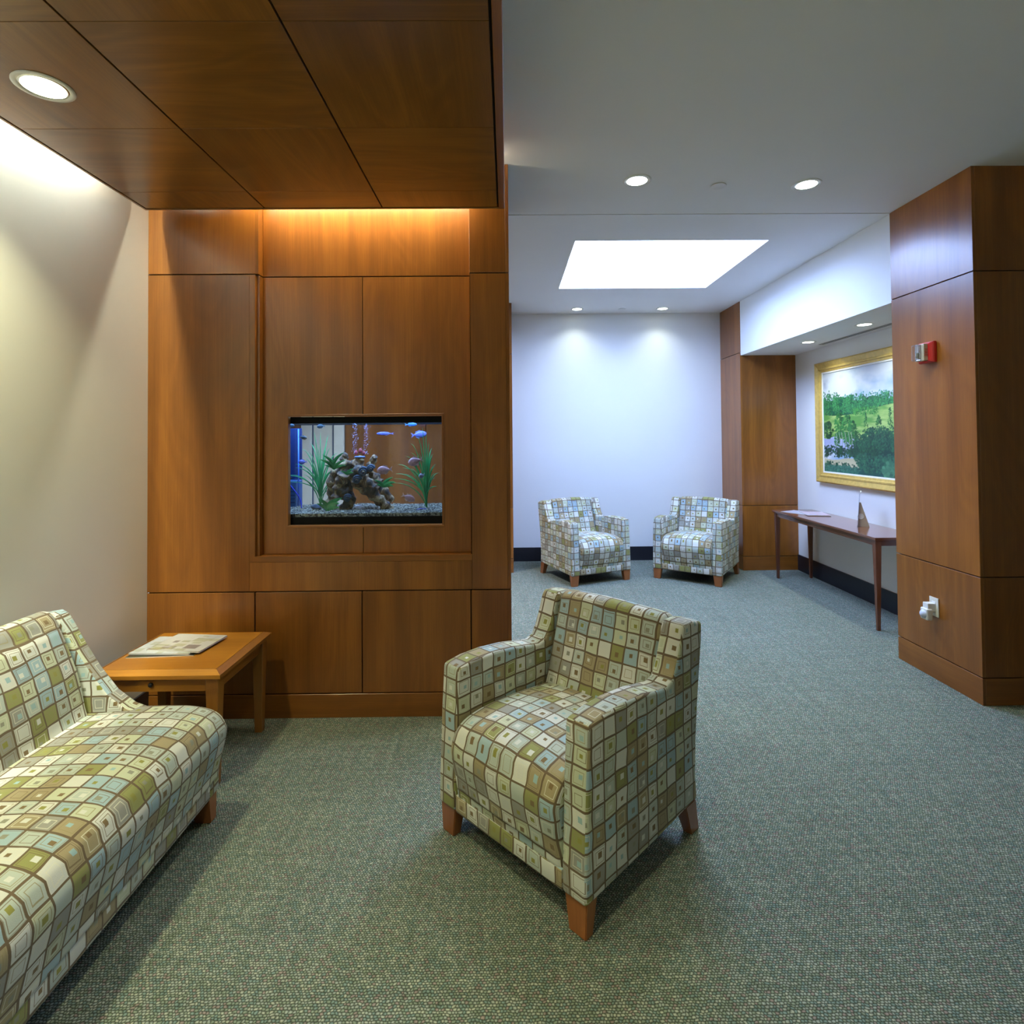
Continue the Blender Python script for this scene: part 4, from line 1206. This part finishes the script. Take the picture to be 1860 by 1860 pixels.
def ribbon_bm(path, w, th=0.0012, lean=(0, 1, 0)):
    """thin tapering blade with a raised midrib"""
    bm = bmesh.new(); rows = []
    P = [Vector(p) for p in path]; n = len(P)
    for i, p in enumerate(P):
        d = (P[min(i + 1, n - 1)] - P[max(i - 1, 0)]).normalized()
        s = d.cross(Vector(lean)); s = s.normalized() if s.length > 1e-4 else Vector((1, 0, 0))
        nn = s.cross(d).normalized()
        f = i / (n - 1)
        ww = w * (0.55 + 1.2 * f if f < 0.35 else 0.97 * (1 - ((f - 0.35) / 0.66) ** 2)) + 0.0003
        rows.append([bm.verts.new(p - s * ww), bm.verts.new(p + nn * th), bm.verts.new(p + s * ww), bm.verts.new(p - nn * th)])
    for A, B in zip(rows, rows[1:]):
        for k in range(4):
            j = (k + 1) % 4
            bm.faces.new((A[k], A[j], B[j], B[k]))
    bm.faces.new(rows[0][::-1]); bm.faces.new(rows[-1])
    return bm

def grass_plant(label, base, tips, seed, w=0.0032):
    t = thing('aquarium_plant', label, 'plant', base, 0, 'plants in the aquarium')
    rs = random.Random(seed)
    bm_obj('stem', tube_bm([(0, 0, 0), (0.001, 0, 0.05), (0, 0, 0.13)], [0.006, 0.005, 0.003], 8), M_LEAF2, t, True)
    for (dx, dz, z0, sag) in tips:
        yv = rs.uniform(-0.05, 0.05)
        path = []
        for k in range(9):
            f = k / 8
            path.append((dx * (f ** 1.35 if sag > 0 else f), yv * f, z0 + (dz - z0) * (1.0 - (1.0 - f) ** (1.0 + sag))))
        bm_obj('leaf', ribbon_bm(path, w * rs.uniform(0.85, 1.2)), M_LEAF1, t)
    return t
bl = tk(599, 918, 0.06); br = tk(790, 920, -0.02)
def fan(seed, n, wl, wr, hmax):
    rs = random.Random(seed); out = []
    for k in range(n):
        f = k / (n - 1) * 2 - 1
        dx = f * (wl if f < 0 else wr)
        tier = k % 3
        dz = hmax * (1.0 - 0.55 * abs(f) ** 1.4) * (1.0 if tier == 0 else 0.82 if tier == 1 else 0.62) * rs.uniform(0.92, 1.06)
        out.append((dx * rs.uniform(0.85, 1.05), max(0.05, dz), rs.choice((0.0, 0.02, 0.05, 0.08)), 0.25 + 0.9 * abs(f)))
    return out
grass_plant('tall grassy green plant at the left of the driftwood', (bl.x, bl.y, GZ - 0.004), fan(3, 30, 0.20, 0.15, 0.46), 31)
grass_plant('tall grassy green plant at the right end of the aquarium', (br.x, br.y, GZ - 0.004), fan(9, 34, 0.20, 0.070, 0.46), 77)

def leafy(label, base, leaves, length, w):
    t = thing('aquarium_plant', label, 'plant', base, 0, 'plants in the aquarium')
    for (ang, el, s) in leaves:
        L = length * s
        path = [(L * f * math.cos(ang) * math.cos(el + 0.5 - f), -0.02 * f * math.sin(ang * 3), L * f * math.sin(el + 0.35 - 0.5 * f) + 0.002) for f in [k / 10 for k in range(11)]]
        bm_obj('leaf', ribbon_bm(path, w * s, 0.0015), M_LEAF2, t)
    return t
p = tk(623, 850, -0.10); leafy('dark broad leaved plant growing on the upper left of the driftwood', (p.x, p.y, p.z - 0.012), [(0, 1.45, 1.3), (0.2, 0.9, 1.0), (2.9, 0.9, 1.1), (0.1, 0.45, 0.9), (3.0, 1.3, 1.2), (3.1, 0.6, 0.7)], 0.080, 0.0085)
p = tk(610, 924, -0.14); leafy('bright green leafy plant at the foot of the driftwood', (p.x, p.y, GZ), [(0, 1.2, 0.9), (0.3, 0.7, 1.1), (2.8, 0.9, 0.8), (3.0, 1.4, 1.0), (0.1, 0.35, 1.0), (0.0, 0.95, 1.3)], 0.075, 0.013)
p = tk(712, 880, -0.04); leafy('small round leaved plant right of the driftwood', (p.x, p.y, p.z - 0.02), [(0, 1.1, 1.0), (0.2, 0.5, 1.1), (2.9, 1.0, 0.8), (0.0, 0.2, 0.9), (3.1, 0.4, 0.7)], 0.070, 0.011)
p = tk(646, 860, -0.12); leafy('tiny bright green plant in the middle of the driftwood', (p.x, p.y, p.z - 0.01), [(0, 1.0, 1.0), (0.2, 0.4, 1.0), (3.0, 0.8, 0.8)], 0.042, 0.008)

# fish
def fish(label, c, L, depth, heading, pitch, mats, seed):
    """side-flattened body along local x (nose at +x), tail, dorsal, belly and side fins, eye"""
    t = thing('fish', label, 'fish', c, heading, 'fish in the aquarium')
    t.rotation_euler = (0, pitch, heading)
    body_m, fin_m = mats
    bm = bmesh.new(); rings = []; n = 12
    for i in range(n + 1):
        f = i / n; x = L * (0.42 - 0.80 * f)
        hgt = depth * (math.sin(math.pi * min(1, f * 0.92 + 0.04)) ** 0.75) * (1 - 0.45 * f) + 0.0008
        rings.append([bm.verts.new((x, hgt * 0.42 * math.cos(a), hgt * math.sin(a) + 0.0)) for a in [2 * math.pi * k / 12 for k in range(12)]])
    for A, B in zip(rings, rings[1:]):
        for k in range(12): bm.faces.new((A[k], A[(k + 1) % 12], B[(k + 1) % 12], B[k]))
    bm.faces.new(rings[0][::-1]); bm.faces.new(rings[-1])
    bm_obj('body', bm, body_m, t, True)
    def fin(nm, poly, th=0.0012):
        bm_obj(nm, prism_bm(poly, 1, -th / 2, th / 2), fin_m, t)
    fin('tail_fin', [(-L * 0.34, 0.0), (-L * 0.58, depth * 0.62), (-L * 0.50, 0), (-L * 0.58, -depth * 0.62)])
    fin('dorsal_fin', [(L * 0.12, depth * 0.62), (L * 0.0, depth * 1.05), (-L * 0.28, depth * 0.75), (-L * 0.26, depth * 0.28)])
    fin('belly_fin', [(L * 0.02, -depth * 0.60), (-L * 0.10, -depth * 0.98), (-L * 0.28, -depth * 0.60), (-L * 0.24, -depth * 0.25)])
    for s in (-1, 1):
        e = bm_obj('eye', lathe_bm([(0, -0.002), (0.002, 0), (0, 0.002)], 8), M_BLACK, t); e.location = (L * 0.30, s * depth * 0.27, depth * 0.18)
    return t
def fm(nm, a, b): return (simple(nm + '_scales', a, 0.35, 0.25, 90), simple(nm + '_fins', b, 0.4, 0.1, 60))
FP = fm('pink', (0.72, 0.36, 0.34, 1), (0.78, 0.52, 0.48, 1))
FW = fm('white', (0.72, 0.66, 0.72, 1), (0.72, 0.68, 0.76, 1))
FB_ = fm('blue', (0.06, 0.20, 0.50, 1), (0.10, 0.30, 0.55, 1))
FD = fm('dark', (0.02, 0.045, 0.055, 1), (0.03, 0.12, 0.16, 1))
FV = fm('violet', (0.15, 0.15, 0.42, 1), (0.18, 0.18, 0.46, 1))
PI = math.pi
fish('pink fish in front of the right plant, heading left', tk(769, 840, -0.12), 0.088, 0.030, PI, 0.30, FP, 1)
fish('pink fish just right of the driftwood, heading left', tk(713, 855, -0.10), 0.088, 0.029, PI + 0.2, 0.1, FP, 2)
fish('pink fish near the gravel, heading down to the right', tk(759, 906, -0.10), 0.082, 0.024, 0.1, 0.45, FP, 3)
fish('small white fish in front of the right plant stem', tk(781, 866, -0.13), 0.042, 0.016, PI + 0.8, 0.2, FW, 4)
fish('blue fish at the top right below the rim', tk(764, 773, 0.0), 0.072, 0.013, 0.0, 0.0, FB_, 5)
fish('slim bright violet fish near the top of the open water', tk(714, 789, 0.04), 0.105, 0.012, PI, 0.0, FV, 6)
fish('pale violet fish behind the top of the right plant', tk(779, 791, 0.12), 0.095, 0.026, 0.1, -0.1, FV, 7)
fish('dark fish at the upper left, beside the blue tube', tk(568, 795, -0.05), 0.050, 0.013, 0.0, 0.2, FD, 8)
fish('dark fish under the top rim at the left', tk(599, 775, 0.0), 0.048, 0.014, PI, 0.1, FD, 9)
fish('small dark fish in the top left corner of the aquarium', tk(546, 773, 0.02), 0.044, 0.012, 0.3, 0.0, FD, 10)
fish('pale fish hovering over the gravel before the driftwood', tk(668, 921, -0.16), 0.058, 0.012, PI, 0.0, FW, 11)
fish('pale fish at the left, in front of the cream door', tk(566, 839, 0.05), 0.052, 0.016, PI, 0.0, FV, 12)
fish('flat blue fish resting on the gravel at the right', tk(782, 927, -0.10), 0.085, 0.010, PI, 0.05, FV, 13)

# equipment at the left end
M_DBLUE = simple('dark_blue_plastic', (0.010, 0.030, 0.11, 1), 0.35)
M_TUBE = simple('blue_tube', (0.05, 0.20, 0.70, 1), 0.3)
f0, f1 = tk(526, 920, 0.10), tk(556, 873, 0.10)
fb = thing('aquarium_filter', 'grey blue filter box low at the left end of the aquarium', 'filter', (f0.x, f0.y, GZ - 0.02))
fw, fh = f1.x - f0.x, f1.z - GZ + 0.02
box('box_body', (0.0, fw, 0.0, 0.10, 0.0, fh), simple('grey_blue_plastic', (0.05, 0.12, 0.24, 1), 0.4), fb, 0.006, 2)
for k in range(5):
    box('intake_slot', (0.008, fw - 0.010, -0.0012, 0.0002, 0.04 + k * 0.022, 0.045 + k * 0.022), M_DBLUE, fb)
box('back_plate', (-0.005, fw - 0.004, 0.101, 0.108, 0.0, 0.50), M_DBLUE, fb, 0.002)
bm_obj('edge_tube', tube_bm([(fw + 0.004, 0.02, 0.01), (fw + 0.004, 0.02, 0.495)], 0.0045, 10), M_TUBE, fb, True)
hp = tk(541, 850, -0.03)
ht = thing('aquarium_heater', 'bright blue heater tube hanging at the left of the aquarium', 'heater', (hp.x, hp.y, 1.16))
bm_obj('glass_tube', tube_bm([(0, 0, 0), (0, 0, 0.005), (0, 0, 0.30), (0, 0, 0.335)], [0.006, 0.011, 0.011, 0.005], 14), M_TUBE, ht, True)
bm_obj('cap', tube_bm([(0, 0, 0.26), (0, 0, 0.31)], 0.0125, 14), M_DBLUE, ht, True)
box('suction_clip', (-0.020, 0.018, -0.008, 0.014, 0.10, 0.112), M_BLACK, ht)
q = smooth_path([(0, 0, 0.335), (0.006, 0.01, 0.36), (-0.022, 0.01, 0.25), (-0.030, 0.0, 0.12), (0.012, -0.01, 0.07), (0.07, -0.01, -0.01), (0.085, -0.02, -0.068)], 8)
bm_obj('cord', tube_bm(q, 0.0032, 8), simple('blue_cord', (0.015, 0.03, 0.55, 1), 0.4), ht, True)
rp = tk(592, 926, -0.06)
bm = bmesh.new(); bmesh.ops.create_icosphere(bm, subdivisions=3, radius=0.024)
for v in bm.verts:
    k = 1 + 0.35 * mnoise.noise(v.co * 55)
    v.co = Vector((v.co.x * 1.3 * k, v.co.y * k, v.co.z * 0.75 * k))
rk = bm_obj('pebble', bm, M_SLATE if 'M_SLATE' in globals() else MATS['slate_shell'], None, True)
rk.location = (rp.x, rp.y, GZ + 0.010); tag(rk, 'dark blue stone on the gravel at the left of the driftwood', 'stone')

# bubbles rising from the driftwood
V, F = [], []
rs = random.Random(12)
octa = [(1, 0, 0), (-1, 0, 0), (0, 1, 0), (0, -1, 0), (0, 0, 1), (0, 0, -1)]
of = [(0, 2, 4), (2, 1, 4), (1, 3, 4), (3, 0, 4), (2, 0, 5), (1, 2, 5), (3, 1, 5), (0, 3, 5)]
for col_px in (661, 681):
    for k in range(120):
        c = tk(col_px + rs.gauss(0, 2.8), rs.uniform(770, 826), rs.uniform(-0.01, 0.03)); r = rs.uniform(0.0006, 0.0015); b = len(V)
        V += [(c.x + r * q[0], c.y + r * q[1], c.z + r * 1.6 * q[2]) for q in octa]; F += [tuple(b + j for j in f) for f in of]
me = bpy.data.meshes.new('bubbles'); me.from_pydata(V, [], F); me.update()
bo = obj('bubbles', me, simple('air_bubble', (0.55, 0.62, 0.95, 1), 0.2), None)
tag(bo, 'streams of tiny violet bubbles rising from the driftwood', 'bubbles', None, 'stuff')
